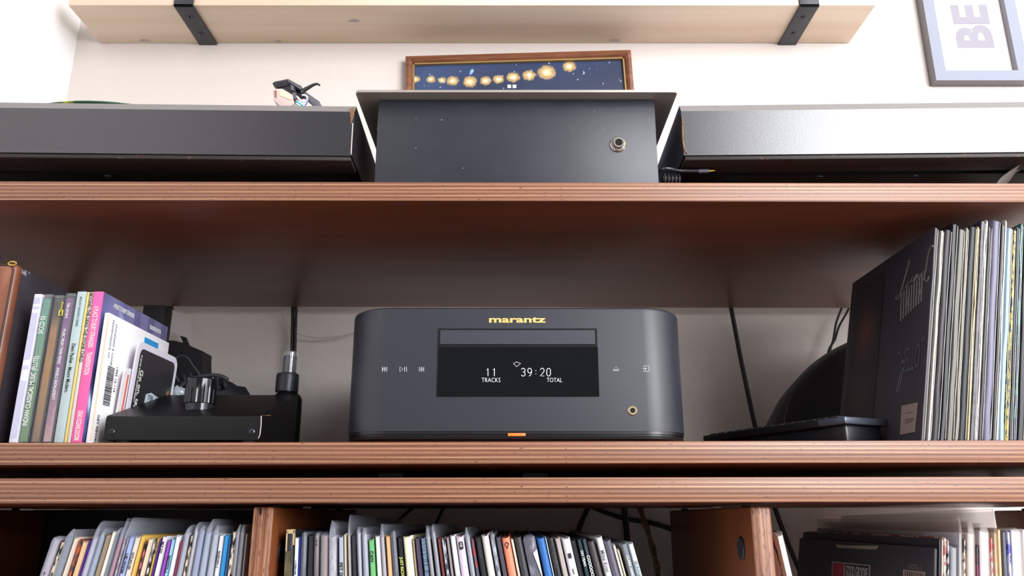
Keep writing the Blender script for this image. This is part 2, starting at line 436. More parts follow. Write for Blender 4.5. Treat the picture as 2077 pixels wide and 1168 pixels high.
# ------------------------------------------------------------------ pictures on the wall
def mitre_frame(parent, W, H, wd, dp, m, mside=None, prof=None, tag='frame_side'):
    """four mitred sides, local x 0..W, z 0..H, front towards -y; returns nothing"""
    cs = [(0, 0), (W, 0), (W, H), (0, H)]; ci = [(wd, wd), (W - wd, wd), (W - wd, H - wd), (wd, H - wd)]
    for k in range(4):
        a, b = cs[k], cs[(k + 1) % 4]; c, d = ci[(k + 1) % 4], ci[k]
        bm = B(); steps = prof or [(0, 0), (0, dp), (1, dp), (1, dp * .35)]
        rows = []
        for (s, h) in steps:
            p = (a[0] + (d[0] - a[0]) * s, a[1] + (d[1] - a[1]) * s); q = (b[0] + (c[0] - b[0]) * s, b[1] + (c[1] - b[1]) * s)
            rows.append((bm.verts.new((p[0], -h, p[1])), bm.verts.new((q[0], -h, q[1]))))
        for r0, r1 in zip(rows, rows[1:]): bm.faces.new((r0[0], r0[1], r1[1], r1[0]))
        bm.faces.new([r[0] for r in rows]); bm.faces.new([r[1] for r in reversed(rows)]); bm.faces.new((rows[-1][0], rows[-1][1], rows[0][1], rows[0][0]))
        bm.normal_update()
        for f in bm.faces: f.material_index = 1 if (mside and abs(f.normal.y) < 0.3) else 0
        fin(tag, bm, [m, mside] if mside else m, parent, local=True, smooth=False)
# night-sky picture
TL = P(822, 113, 1.045); TR = P(1280, 100, 1.045)
ang = math.atan2(TR.z - TL.z, TR.x - TL.x); Wd = (TR - TL).length; Hh = 0.27
R = Matrix.Rotation(-ang, 3, 'Y')
t = thing('framed_picture', 'brown wooden framed picture of night sky with row of glowing lights, behind mixer', 'picture', TL - R @ Vector((0, 0, Hh)) + Vector((0, .0125, 0)), R)
wdt = 0.0112
mitre_frame(t, Wd, Hh, wdt, 0.014, M_frame, prof=[(0, 0), (0, .010), (.12, .0132), (.5, .0145), (.8, .012), (1, .009), (1, .004)])
gt = 0.0020
bm = B()
for (a, b, c, d) in ((wdt, wdt + gt, wdt, Hh - wdt), (Wd - wdt - gt, Wd - wdt, wdt, Hh - wdt), (wdt, Wd - wdt, wdt, wdt + gt), (wdt, Wd - wdt, Hh - wdt - gt, Hh - wdt)):
    box(bm, (a, -.0095, c), (b, -.003, d))
fin('gilt_slip', bm, mat('gilt_slip', (158, 128, 78), .5, .3), t, local=True, smooth=False, label='thin gold inner slip')
x0, x1 = wdt + gt, Wd - wdt - gt; z1 = Hh - wdt - gt; z0 = wdt + gt
HV = z1 - z0                                    # height of the painted band that shows
lights = [(842, 160, 9), (874, 160, 9), (896, 162, 8), (918, 163, 12), (953, 165, 14), (985, 163, 11), (1011, 160, 11), (1041, 156, 13), (1073, 152, 13), (1109, 146, 18), (1155, 134, 13)]
def im2loc(px, py, Yp=1.052):
    return MW[t.name].inverted() @ P(px, py, Yp)
LL = []
for (px, py, r) in lights:
    q = im2loc(px, py); LL.append((q.x, q.z, r * 1.04 / F * 1.12))
stars = [(random.uniform(x0, x1), random.uniform(z1 - HV, z1), random.uniform(.0004, .0008)) for _ in range(120)]
q = im2loc(956, 145); moon = (q.x, q.z); q = im2loc(1183, 147); moon2 = (q.x, q.z)
def mixc(a, b, t_): t_ = max(0, min(1, t_)); return tuple(a[i] + (b[i] - a[i]) * t_ for i in range(3))
def sky(u, v):
    x = x0 + (x1 - x0) * u; z = z1 - HV + HV * v
    n = noise.noise(Vector((x * 30, z * 40, 1.3))); n2 = noise.noise(Vector((x * 9, z * 12, 7)))
    c = mixc((62, 78, 116), (46, 54, 78), .5 + n2 * .9 + (u - .45) * .5); c = mixc(c, (92, 106, 140), n * .8 * (1 - v))
    for (lx, lz, r) in LL:
        dx = (x - lx) / r; dz = (z - lz) / (r * .85)
        d = math.hypot(dx, dz) + .22 * noise.noise(Vector((x * 260, z * 260, 3)))
        if d < 1.15: c = mixc(c, (176, 146, 104), (1.15 - d) * 4.5)
        if d < .72: c = mixc(c, (240, 200, 142), (.72 - d) * 3.0)
        if d < .34: c = mixc(c, (255, 240, 214), (.34 - d) * 7)
    for (sx, sz, r) in stars:
        d = math.hypot(x - sx, z - sz)
        if d < r * 1.6: c = mixc(c, (214, 222, 240), 1.6 - d / r)
    d = math.hypot((x - moon[0] - (z - moon[1]) * .35) / .0030, (z - moon[1]) / .0046)
    if d < 1: c = mixc((150, 190, 240), (70, 120, 200), ((x - moon[0]) / .003) * -.8 + .2)
    d = math.hypot(x - moon2[0], z - moon2[1]); d2 = math.hypot(x - moon2[0] + .001, z - moon2[1] - .0004)
    if d < .0022 and d2 > .0018: c = (225, 228, 238)
    return c
fin('backing', box(B(), (x0 - .004, -.004, z0 - .004), (x1 + .004, 0, z1 + .004)), mat('picture_backing', (60, 74, 108), .6), t, local=True, smooth=False)
painted('painting', (x0, -.0045, z1 - HV), (x1, -.0045, z1 - HV), (x0, -.0045, z1), 330, 150, sky, M_printg, t, local=True, label='dark blue night painting with glowing lights')
for px in (1033, 1043.5):
    q = im2loc(px, 174.5); fin('white_mark', box(B(), (q.x - .0027, -.0050, q.z - .0030), (q.x + .0027, -.0046, q.z + .0026)), mat('chalk_white', (226, 222, 214), .7), t, local=True, smooth=False)

# grey metal frame at the right
BL = P(1899, 163, 1.042); rt = P(2092, 163, 1.042).x
t = thing('framed_poster', 'grey metal framed print with faded letters on the right of the wall', 'picture', (BL.x, YW - .0005, BL.z))
Wp = rt - BL.x; Hp = 0.30; fw = P(1935, 125, 1.042).x - P(1911, 148, 1.042).x
mitre_frame(t, Wp, Hp, 0.0168, 0.018, M_greyframe, M_greyside)
fin('print_sheet', box(B(), (.012, -.006, .012), (Wp - .012, -.002, Hp - .012)), M_paper, t, local=True, smooth=False, label='white printed sheet')
text('BE', 0.074, (Wp * .56, -.0064, .060), UP, M_faded, t, local=True, bold=0.0030, label='faded grey capital letters on their side')

# ------------------------------------------------------------------ turntables
def turntable(xl, xr, label, side, yt0, yt1, yt2):
    """xl..xr the plinth, yt0 top of chamfer, yt1 top of the face, yt2 its bottom (image rows at the inner end)"""
    yf = 0.66; px = 718 if side == 'L' else 1385
    z2 = P(px, yt1, yf).z; z0 = P(px, yt2, yf).z; z3 = P(px, yt0, yf + .006).z; xin = xr if side == 'L' else xl
    t = thing('turntable', label, 'turntable', ((xl + xr) / 2, .84, ZT), group='turntables on the top shelf')
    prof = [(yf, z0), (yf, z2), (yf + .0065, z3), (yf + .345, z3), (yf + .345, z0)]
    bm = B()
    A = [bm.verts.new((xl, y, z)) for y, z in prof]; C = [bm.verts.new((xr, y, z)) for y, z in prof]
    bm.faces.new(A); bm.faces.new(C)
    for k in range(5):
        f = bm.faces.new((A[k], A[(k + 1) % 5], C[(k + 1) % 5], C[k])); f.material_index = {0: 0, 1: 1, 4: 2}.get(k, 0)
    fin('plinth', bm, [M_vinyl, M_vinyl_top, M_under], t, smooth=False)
    # worn lower rim and recessed base pan
    bm = B(); box(bm, (xl + .001, yf + .001, z0 - .0045), (xr - .001, yf + .03, z0 + .0002), .0015)
    fin('lower_rim', bm, M_worn, t, label='worn lower edge with chipboard showing')
    fin('base_pan', box(B(), (xl + .012, yf + .040, z0 - .003), (xr - .012, yf + .33, z0)), M_under, t, smooth=False)
    for fx in (xl + .055, xr - .055):
        for fy in (yf + .075, yf + .29):
            bm = B(); lathe(bm, [(.020, 0.0011 if side == 'L' else 0.0), (.024, .004), (.024, .010), (.018, z0 - ZT - .006)], (fx, fy, ZT), 24)
            fin('foot', bm, M_blackm, t)
    for sx in ((180, 323), (1690, 325), (1890, 325)):
        if (sx[0] < 1038) == (side == 'L'):
            d = ray(*sx); q = d * ((z0 - .003) / d.z)
            if xl < q.x < xr: fin('base_screw', lathe(B(), [(.0035, 0), (.003, .0012), (0, .0015)], (q.x, max(q.y, yf + .044), z0 - .003), 12, Vector((0, 0, -1))), M_steel, t)
    ph = .0234 if side == 'L' else .0185
    pc = (P(178, 203, .70).x if side == 'L' else xl + .17, yf + .196)
    zz = z3
    bm = B(); lathe(bm, [(.143, .003), (.146, .007), (.146, ph - .0015), (.144, ph)], (pc[0], pc[1], zz), 64); fin('platter', bm, mat('platter_alloy', (120, 120, 124), .3, .9), t)
    return t, pc, zz, z3, z0, xin
xr_ = P(717, 265, .66).x
tl, pc, zz, z3, z0t, xin = turntable(xr_ - .45, xr_, 'dark turntable plinth left of the mixer with chipped corner', 'L', 215.5, 226.5, 316)
ps = P(178, 203.5, .70)
bm = B(); lathe(bm, [(.149, 0), (.150, .0012), (.149, .0024), (0, .0024)], (pc[0], pc[1], zz + .0234), 96)
o = fin('slipmat', bm, mat('slipmat_print', (44, 84, 62), .6, mottle=((190, 186, 60), (9, 9, 9), .52, .56)), tl, label='green and yellow slipmat edge')
# chipped corner
c = P(712, 224, .6597)
bm = B(); prism(bm, [P(709, 222, .6597), P(717.5, 217, .6597), P(718, 232, .6597), P(716, 240, .6597), P(712, 253, .6597), P(711, 238, .6597)], (0, .0006, 0)); fin('chipped_corner', bm, M_chip, tl, label='bare chipboard chip at the corner')
bm = B(); tube(bm, [P(715.5, 250, .6597), P(713.5, 285, .6597), P(712, 313, .6597)], .0005, 6); fin('worn_corner_line', bm, mat('worn_white', (196, 186, 176), .7), tl)
# tonearm, headshell and cartridge
M_arm = mat('headshell_black', (30, 29, 33), .38); M_armg = mat('headshell_grey', (92, 90, 98), .4)
YA = .80
def pa(x, y, dy=0): return P(x, y, YA + dy)
arm = fin('headshell', prism(B(), [pa(559, 172), pa(563, 168), pa(591, 162), pa(618, 176), pa(617, 186), pa(596, 177), pa(592, 171), pa(589, 177), pa(568, 180)], (0, .014, 0), .0006), M_arm, tl)
fin('headshell_side', prism(B(), [pa(590, 163, -.0012), pa(618, 176, -.0012), pa(617.5, 184, -.0012), pa(591, 167.5, -.0012)], (0, .001, 0)), M_armg, arm)
fin('cartridge_mount', prism(B(), [pa(588, 168, .001), pa(606, 177, .001), pa(607.5, 190, .001), pa(603, 203, .001), pa(596, 200, .001), pa(593, 191, .001), pa(575, 184, .001), pa(574, 178, .001)], (0, .010, 0), .0004), M_arm, arm)
fin('mount_face', prism(B(), [pa(596, 173, -.0006), pa(603, 177, -.0006), pa(603, 187, -.0006), pa(596, 183, -.0006)], (0, .001, 0)), M_armg, arm)
fin('mount_lower_face', prism(B(), [pa(599, 189, -.0008), pa(608, 191, -.0008), pa(607, 203, -.0008), pa(602, 202, -.0008)], (0, .001, 0)), M_armg, arm)
fin('cartridge_body', prism(B(), [pa(559, 184, -.002), pa(563, 182, -.002), pa(580, 182, -.002), pa(600, 194, -.002), pa(602, 211, -.002), pa(596, 217, -.002), pa(575, 217, -.002), pa(562, 206, -.002)], (0, .010, 0), .0008), mat('clear_pink_plastic', (226, 200, 194), .12, alpha=.8), arm, label='clear pinkish cartridge body')
fin('cartridge_core', prism(B(), [pa(563, 186, -.0026), pa(568, 185, -.0026), pa(568, 200, -.0026), pa(564, 199, -.0026)], (0, .002, 0)), mat('cartridge_coil', (150, 104, 92), .5), arm)
fin('cartridge_core', prism(B(), [pa(572, 185, -.0026), pa(582, 186, -.0026), pa(597, 198, -.0026), pa(598, 205, -.0026), pa(574, 196, -.0026)], (0, .002, 0)), mat('cartridge_amber', (240, 206, 178), .4), arm)
fl = smooth_pts([pa(617, 190, .004), pa(623, 185, .004), pa(633, 179, .004), pa(643, 173.5, .004), pa(650, 172, .004), pa(655.5, 175, .004)], 6)
nf = len(fl); fin('finger_lift', tube(B(), fl, [.0030 - .0021 * (i / (nf - 1)) for i in range(nf)], 10), M_arm, arm)
fin('arm_collar', prism(B(), [pa(606, 186, .006), pa(618, 184, .006), pa(628, 189, .006), pa(655, 207, .006), pa(656, 222, .006), pa(644, 222, .006), pa(638, 208, .006), pa(622, 194, .006), pa(612, 196, .006)], (0, .008, 0), .0006), M_armg, arm)
wires = [((0xf0, 0xf0, 0xf6), [(608, 197), (614, 203), (621, 208), (628, 206), (630, 200), (626, 195), (619, 195)], .0011), ((96, 190, 226), [(607, 207), (613, 210), (618, 214), (626, 219)], .0012),
         ((60, 60, 180), [(627, 196), (631, 202), (629, 210), (624, 218)], .0008), ((188, 60, 70), [(605, 203), (612, 205), (621, 203)], .0005), ((70, 140, 110), [(604, 212), (610, 215), (615, 220)], .0007)]
for i, (c, pts, r) in enumerate(wires):
    fin('cartridge_wire', tube(B(), smooth_pts([pa(x, y, .001) for x, y in pts], 6), r * .9, 7), mat('wire_%d' % i, c, .4), arm)
a0 = P(650, 216, YA + .012); fin('tonearm_tube', tube(B(), [a0, a0 + Vector((.02, .05, -.012)), Vector((xin - .05, .95, z3 + .028))], .0042, 12), M_nickel, tl)
fin('tonearm_base', lathe(B(), [(.026, 0), (.026, .012), (.018, .016), (.018, .034), (0, .036)], (xin - .05, .95, z3), 28), M_arm, tl)

xl_ = P(1384, 265, .66).x
tr, pc2, zz2, z3r, z0r, xin2 = turntable(xl_, xl_ + .45, 'dark turntable plinth right of the mixer, face shining in window light', 'R', 214, 225.5, 315)
bm = B(); tube(bm, [P(1384, 240, .6598), P(1385, 285, .6598), P(1388, 303, .6598), P(1394, 312, .6598)], .0007, 6); fin('chipped_corner', bm, M_chip, tr, label='bare chipboard chip at the corner')

# ------------------------------------------------------------------ mixer
yb_ = .668; xa = P(764, 280, yb_).x; xb = P(1331.5, 280, yb_).x; zlid = P(1047, 187, .655).z
t = thing('mixer', 'black metal mixer box with overhanging faceplate and headphone socket', 'mixer', ((xa + xb) / 2, .76, ZT))
fin('casing', box(B(), (xa, yb_, ZT + .0015), (xb, .90, zlid - .0002), .0008, 2), M_mixer, t)
fin('front_fold', box(B(), (xa + .0006, yb_ - .0004, ZT + .0015), (xb - .0006, yb_ + .002, ZT + .0030), .0002), M_blackm, t)
la = P(720.5, 184, .655).x; lb = P(1374.5, 184, .655).x
bm = B()
pl = rrect(la, lb, .655, .915, .004, 4)
prism(bm, [(x, y, zlid) for x, y in pl], (0, 0, .0024)); bm.normal_update()
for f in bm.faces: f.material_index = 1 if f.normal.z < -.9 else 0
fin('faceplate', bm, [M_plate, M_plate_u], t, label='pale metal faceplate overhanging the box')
for (px, s) in ((768, -1), (1328, 1)):
    x = xa if s < 0 else xb; q = P(762 if s < 0 else 1336, 261, .70)
    fin('side_knob', lathe(B(), [(.0016, -.001), (.0016, .0045), (.0010, .0062), (0, .0066)], (x, .700, P(765, 261, .70).z), 14, Vector((s, 0, 0))), M_cream, t, label='cream side stud')
jc = P(1254, 293, yb_)
j = fin('headphone_socket', lathe(B(), [(.0078, -.0005), (.0078, .0008), (.0070, .0016), (.0056, .0016), (.0056, .0034), (.0050, .0048), (.0035, .0048), (.0031, .0040), (.0031, -.002)], jc, 28, Vector((0, -1, 0))), M_nickel, t, label='nickel headphone socket')
bm = B(); hx = [(jc.x + .0066 * cos(radians(60 * k + 12)), jc.y - .0028, jc.z + .0066 * sin(radians(60 * k + 12))) for k in range(6)]
prism(bm, hx, (0, .0026, 0)); fin('hex_nut', bm, M_nickel, j, smooth=False)
fin('socket_hole', cyl(B(), jc + Vector((0, -.0050, 0)), jc + Vector((0, -.0044, 0)), .0031, n=20), M_hole, j)
for k in range(26):
    px = random.choice([random.uniform(800, 1320), random.uniform(1150, 1320)]); py = random.uniform(205, 350); q = P(px, py, yb_ - .0001); s = random.uniform(.0002, .0005)
    if k < 14: fin('paint_fleck', box(B(), (q.x - s * random.uniform(.6, 2), q.y, q.z - s), (q.x + s, q.y + .0001, q.z + s)), mat('fleck', (132, 130, 136), .6), t, smooth=False)

# cable plug and its ribbed boot on the shelf right of mixer
c0 = P(1338, 348, .678); c1 = P(1425, 347, .678); c2 = P(1450, 346, .678)
t = thing('audio_cable', 'thin grey cable with bare metal tip beside the mixer', 'cable', (c0.x, .678, ZT))
fin('cable_jacket', tube(B(), smooth_pts([(xb + .003, .76, c0.z - .004), c0, (c0 + c1) / 2 + Vector((0, 0, .0006)), c1], 6), .0014, 10), mat('cable_grey', (52, 54, 62), .4), t)
fin('plug_sleeve', tube(B(), [c1 - Vector((.004, 0, 0)), c1 + (c2 - c1) * .5], .0019, 10), mat('plug_grey', (96, 98, 108), .35), t)
fin('metal_tip', tube(B(), [c1 + (c2 - c1) * .5, c2], [.0010, .0005], 8), M_gold, t)
t = thing('cable_boot', 'ribbed black cable boot lying at the mixer corner on the shelf', 'connector', (P(1356, 358, .684).x, .684, ZT))
xc = P(1356, 358, .684).x + .001; zc = max(P(1356, 358, .684).z, ZT + .0058)
fin('boot', tube(B(), [(xc - .006, .690, zc), (xc + .011, .690, zc)], .0045, 14), M_blackm, t)
for k in range(5): fin('rib', cyl(B(), (xc - .0045 + k * .0034, .690, zc), (xc - .0033 + k * .0034, .690, zc), .0056, n=16), mat('boot_rib', (60, 60, 68), .45), t)
# pale curled sheet at the far right of the top shelf
bm = B(); prof = []
for k in range(13):
    a = k / 12; prof.append(P(2026 + 66 * a, 365 - 44 * (a ** .8), .67))
rows = []
for j_ in range(6):
    rows.append([bm.verts.new((p.x + j_ * .003, p.y + j_ * .010, max(ZT + .0002, p.z))) for i, p in enumerate(prof)])
for r0, r1 in zip(rows, rows[1:]):
    for k in range(12): bm.faces.new((r0[k], r0[k + 1], r1[k + 1], r1[k]))
r = bmesh.ops.solidify(bm, geom=bm.faces[:], thickness=.0006)
o = fin('plastic_bag', bm, mat('milky_plastic', (206, 204, 204), .4), None, sharp=80); tagset(o, 'pale curled plastic bag under the right turntable at frame edge', 'bag')

# ------------------------------------------------------------------ CD player
YP = .672
xcn = P(1047, 750, YP).x; hw = P(1390, 850, .70).x - xcn - .0005; zp0 = ZS + .0125; zp1 = P(1047, 623.5, YP + .002).z
zpb = P(1047, 873, YP).z
t = thing('cd_player', 'dark blue-grey compact CD player with display, centre of the middle shelf', 'stereo', (xcn, YP + .15, ZS))
bm = B(); pl = rrect(xcn - hw, xcn + hw, YP, YP + .30, .038, 12)
lv = [(0.0, zpb - .0004), (0.0, zp1 - .004), (.0008, zp1 - .0016), (.003, zp1)]
prev = None
def inset(pl, d):
    c = Vector((xcn, YP + .15)); return [((c.x + (x - c.x) * (1 - d / hw)), (c.y + (y - c.y) * (1 - d / .15))) for x, y in pl]
for d, z in lv:
    cur = [bm.verts.new((x, y, z)) for x, y in inset(pl, d)]
    if prev: bridge(bm, prev, cur)
    else: bm.faces.new(cur)
    prev = cur
bm.faces.new(prev); fin('shell', bm, M_player, t)
bm = B(); prev = None
for d, z in ((.0004, zpb - .0004), (.0004, zpb - .0030), (.0012, zpb - .0034), (.0012, zpb - .0042), (.0004, zpb - .0046), (.001, zpb - .0068), (.010, ZS + .0009)):
    cur = [bm.verts.new((x, y, z)) for x, y in inset(pl, d)]
    if prev: bridge(bm, prev, cur)
    else: bm.faces.new(cur)
    prev = cur
bm.faces.new(prev); fin('base', bm, M_playbase, t, label='glossy black base')
def plate(name, x0, y0, x1, y1, off, m, th=.0006, bev=0, parent=t, label=None):
    a = P(x0, y1, YP); b = P(x1, y0, YP)
    # corners follow the upright face of the player
    return fin(name, box(B(), (a.x, YP - off, a.z), (b.x, YP - off + th, b.z), bev), m, parent, label=label, smooth=False)
tray = plate('tray_surround', 887.5, 666, 1210.5, 703.5, .0004, M_hole, label='black slot around the disc tray')
plate('disc_tray', 892.5, 670, 1206, 698.5, .0011, mat('tray_front', (52, 54, 63), .42), .0008, .0002, tray)
dsp = plate('display', 886, 703.5, 1212.5, 804, .0009, M_glass, .0008, .0002, label='glossy black display window')
def tx(body, x0, x1, y, hpx, m, parent, bold=0, name='lettering', sxf=None, off=.0012, shear=0):
    a = P(x0, y, YP); b = P(x1, y, YP)
    s = hpx / 0.70 * camz(a) / F
    return text(body, s, (a.x, YP - off, a.z), FRONT, m, parent, bold=bold, name=name, shear=shear, fit=b.x - a.x)
tx('marantz', 992, 1107, 648.5, 13, M_goldprint, t, bold=.00022, name='maker_lettering', off=.0003)
def icon(polys, parent, m, r=.00015, off=.0005, name='icon'):
    bm = B()
    for pts, closed in polys: tube(bm, [P(x, y, YP - off) for x, y in pts], r, 6, closed)
    return fin(name, bm, m, parent)
SEG = {'1': [[(.15, .78), (.5, 1), (.5, 0)]], '3': [[(0, .85), (.25, 1), (.75, 1), (1, .82), (1, .66), (.7, .52), (.4, .52)], [(.7, .52), (1, .36), (1, .16), (.75, 0), (.25, 0), (0, .15)]],
 '9': [[(.95, .5), (.7, .42), (.25, .42), (0, .6), (0, .84), (.25, 1), (.72, 1), (1, .8), (1, .45), (.7, .08), (.35, 0)]], ':': [[(.5, .66), (.5, .74)], [(.5, .24), (.5, .32)]],
 '2': [[(0, .8), (.25, 1), (.75, 1), (1, .8), (1, .62), (0, 0), (1, 0)]], '0': [[(.3, 0), (0, .2), (0, .8), (.3, 1), (.7, 1), (1, .8), (1, .2), (.7, 0), (.3, 0)]]}
for ch, xx in zip('1139:20', (986, 999, 1057.5, 1070.5, 1083, 1096, 1109)):
    icon([([(xx + 7.5 * px_, 762.5 - 15.5 * py_) for px_, py_ in st], False) for st in SEG[ch]], dsp, M_disp, .00030, .0012, 'digit')
tx('TRACKS', 977, 1015, 771.5, 9, M_disp, dsp, bold=-.00008); tx('TOTAL', 1109, 1140, 771.5, 9, M_disp, dsp, bold=-.00008)
icon([([(1041, 737), (1048, 734), (1056, 737), (1048, 743.5)], True)], dsp, M_disp, .00022, .0013, 'signal_icon')
icon([([(775.5, 744), (775.5, 753.5)], False), ([(780, 744), (776.5, 749), (780, 753.5)], True), ([(784.5, 744), (781, 749), (784.5, 753.5)], True)], t, M_icon, name='previous_icon')
icon([([(811, 744), (817.5, 748.5), (811, 753.5)], True), ([(820.5, 744), (820.5, 753.5)], False), ([(824.5, 744), (824.5, 753.5)], False)], t, M_icon, name='play_pause_icon')
icon([([(850.5, 744), (854, 748.5), (850.5, 753.5)], True), ([(855, 744), (858, 748.5), (855, 753.5)], True), ([(859.5, 744), (859.5, 753.5)], False)], t, M_icon, name='next_icon')
icon([([(1243.5, 749), (1249.5, 743.5), (1255.5, 749)], True), ([(1243.5, 751.5), (1255.5, 751.5)], False)], t, M_icon, name='eject_icon')
icon([([(1305.5, 745), (1305.5, 742), (1316, 742), (1316, 753), (1305.5, 753), (1305.5, 750)], False), ([(1303.5, 747.5), (1311, 747.5)], False), ([(1308.5, 745), (1311, 747.5), (1308.5, 750)], False)], t, M_icon, name='input_icon')
c = P(1283, 832.5, YP)
fin('phones_socket', lathe(B(), [(.0042, -.0005), (.0042, .0004), (.0036, .0010), (.0022, .0010), (.0017, .0002), (.0017, -.001)], c, 24, Vector((0, -1, 0))), mat('socket_brass', (206, 190, 150), .25, 1.0), t, label='brass-ringed headphone socket')
fin('socket_hole', cyl(B(), c + Vector((0, -.0006, 0)), c + Vector((0, -.0003, 0)), .0018, n=16), M_hole, t)
a = P(1030, 884, YP); b = P(1066, 878.5, YP)
fin('status_light', box(B(), (a.x, YP - .0008, a.z), (b.x, YP + .0015, b.z), .0003), M_led, t, label='glowing amber status light')
for sx in (-1, 1):
    for yy in (YP + .05, YP + .25): fin('foot', cyl(B(), (xcn + sx * .09, yy, ZS + .0004), (xcn + sx * .09, yy, ZS + .0015), .014, n=20), M_blackm, t)

# ------------------------------------------------------------------ cables at the wall
def cable(name, pts, r, label, m=M_cable, group='cables hanging behind the shelves'):
    o = fin(name, tube(B(), smooth_pts([P(*p) for p in pts], 8), r, 10), m); tagset(o, label, 'cable', group); return o
YC = 1.035
cable('cable', [(1470, 560, YC), (1483, 625, YC), (1504, 735, YC), (1528, 848, YC), (1560, 990, YC), (1590, 1080, YC), (1640, 1200, YC)], .0030, 'thick black cable hanging at a slant right of the player')
cable('cable', [(592, 560, YC), (593.5, 630, YC), (592, 720, YC), (590, 900, YC), (588, 1000, YC)], .0021, 'black cable above spray bottle, left one of the pair')
cable('cable', [(602, 560, YC), (600.5, 630, YC), (598, 720, YC), (597, 900, YC), (596, 1000, YC)], .0021, 'black cable above spray bottle, right one of the pair')
cable('cable', [(1728, 600, YC), (1721, 627, YC), (1702, 662, YC), (1693, 690, YC), (1680, 714, YC), (1670, 780, YC)], .0015, 'thin dark cable above the domed cap, looping right')
cable('cable', [(1712, 600, YC), (1706, 627, YC), (1696, 655, YC), (1690, 690, YC), (1684, 712, YC), (1678, 780, YC)], .0015, 'thin dark cable above the domed cap, straighter left one')
cable('cable', [(330, 580, YC), (347, 625, YC), (375, 690, YC), (400, 760, YC), (420, 900, YC)], .0034, 'thick black cable running down behind the grey card')
cable('cable', [(570, 600, YC), (577, 640, YC), (596, 671, YC), (640, 684, YC), (690, 681, YC), (730, 672, YC)], .0009, 'thin white wire curving across the wall to the player', M_whitecable)
YD = 1.035
cable('cable', [(1210, 990, YD), (1193, 1028, YD), (1172, 1078, YD), (1150, 1150, YD)], .0036, 'black cable slanting down behind the middle record bay')
cable('cable', [(1190, 1020, YD), (1215, 1033, YD), (1265, 1050, YD), (1330, 1062, YD), (1380, 1080, YD)], .0036, 'black cable drooping rightwards behind the middle record bay')
cable('cable', [(1262, 990, YD - .008), (1266, 1028, YD - .008), (1272, 1090, YD - .008), (1276, 1180, YD - .008)], .0038, 'black cable dropping straight behind the last middle bay records')
cable('cable', [(850, 1010, YD), (838, 1028, YD), (805, 1058, YD), (770, 1100, YD)], .0022, 'thin dark cable slanting in shadow behind green spined record')
cable('cable', [(905, 1010, YD), (900, 1028, YD), (885, 1062, YD), (875, 1100, YD)], .0022, 'thin dark cable in shadow behind middle of the records')
M_rope = mat('brown_cord', (116, 82, 60), .6, mottle=((72, 46, 34), (60, 60, 300), .4, .6))
pts = [(1290, 1015, .93), (1300, 1045, .93), (1318, 1100, .93), (1330, 1150, .93), (1334, 1190, .93)]
t = thing('twin_cord', 'brown twisted twin cord hanging right of the middle records', 'cord', P(1310, 1080, .93))
for k in (0, 1):
    pp = smooth_pts([P(x + (5 if k else 0), y, .93) for x, y, _ in pts], 10)
    fin('strand', tube(B(), [p + Vector((.0006 * sin(i * .8 + k * 3), .0006 * cos(i * .8 + k * 3), 0)) for i, p in enumerate(pp)], .0018, 8), M_rope, t)

# ------------------------------------------------------------------ spray bottle
c = P(583, 800, .80); c.z = ZS
k1 = camz(P(583, 800, .80)) / F
t = thing('spray_bottle', 'black spray bottle with clear cap behind the sloped black box', 'bottle', (c.x, .80, ZS))
def zat(y): return P(583, y, .80).z - ZS
fin('bottle', lathe(B(), [(.0142, 0), (.0148, .002), (.0148, zat(812)), (.0138, zat(804)), (.0112, zat(799)), (.0085, zat(796)), (.0085, zat(793))], (c.x + .0005, .80, ZS), 36), mat('bottle_black', (18, 18, 20), .22), t)
fin('collar', lathe(B(), [(.0114, zat(795)), (.0114, zat(762)), (.0105, zat(758.5)), (.006, zat(758))], (c.x - .001, .80, ZS), 36), mat('collar_black', (34, 36, 44), .4), t)
fin('nozzle', lathe(B(), [(.0068, zat(758)), (.0068, zat(724)), (.0060, zat(722)), (0, zat(722))], (c.x, .80, ZS), 28), mat('nozzle_grey', (58, 56, 62), .25, .3), t)
fin('metal_stem', lathe(B(), [(.0026, zat(757)), (.0026, zat(716)), (0, zat(715.5))], (c.x + .0026, .796, ZS), 20), M_chrome, t)
bm = B(); lathe(bm, [(.0086, zat(757)), (.0080, zat(716)), (.0076, zat(714))], (c.x + .0002, .80, ZS), 32)
fin('clear_cap', bm, mat('cap_clear', (225, 228, 232), .05, alpha=.09), t, label='clear plastic cap')

# ------------------------------------------------------------------ sloped black metal box with knob
ya = .664
A = P(216, 843, ya); Bp = P(529, 840, ya); zf = (A.z + Bp.z) / 2; yback = .775; zb = P(560, 801, yback).z
t = thing('controller_box', 'black metal box with sloped top and large knob, left on middle shelf', 'audio box', ((A.x + Bp.x) / 2, .72, ZS))
prof = [(ya, ZS + .0025), (ya, zf - .003), (ya + .0008, zf - .0010), (ya + .003, zf), (yback, zb), (yback, ZS + .0025)]
bm = B(); prism(bm, [(A.x, y, z) for y, z in prof], (Bp.x - A.x, 0, 0))
fin('casing', bm, mat('controller_black', (10, 10, 12), .36, spec=.3), t, sharp=30)
fin('edge_highlight', tube(B(), [P(530, 843, ya), P(529.5, 862, ya), P(527, 882, ya), P(524, 889, ya)], .00045, 6), mat('highlight_pale', (170, 166, 162), .4), t)  # highlight along the front right edge, painted in as a pale strip
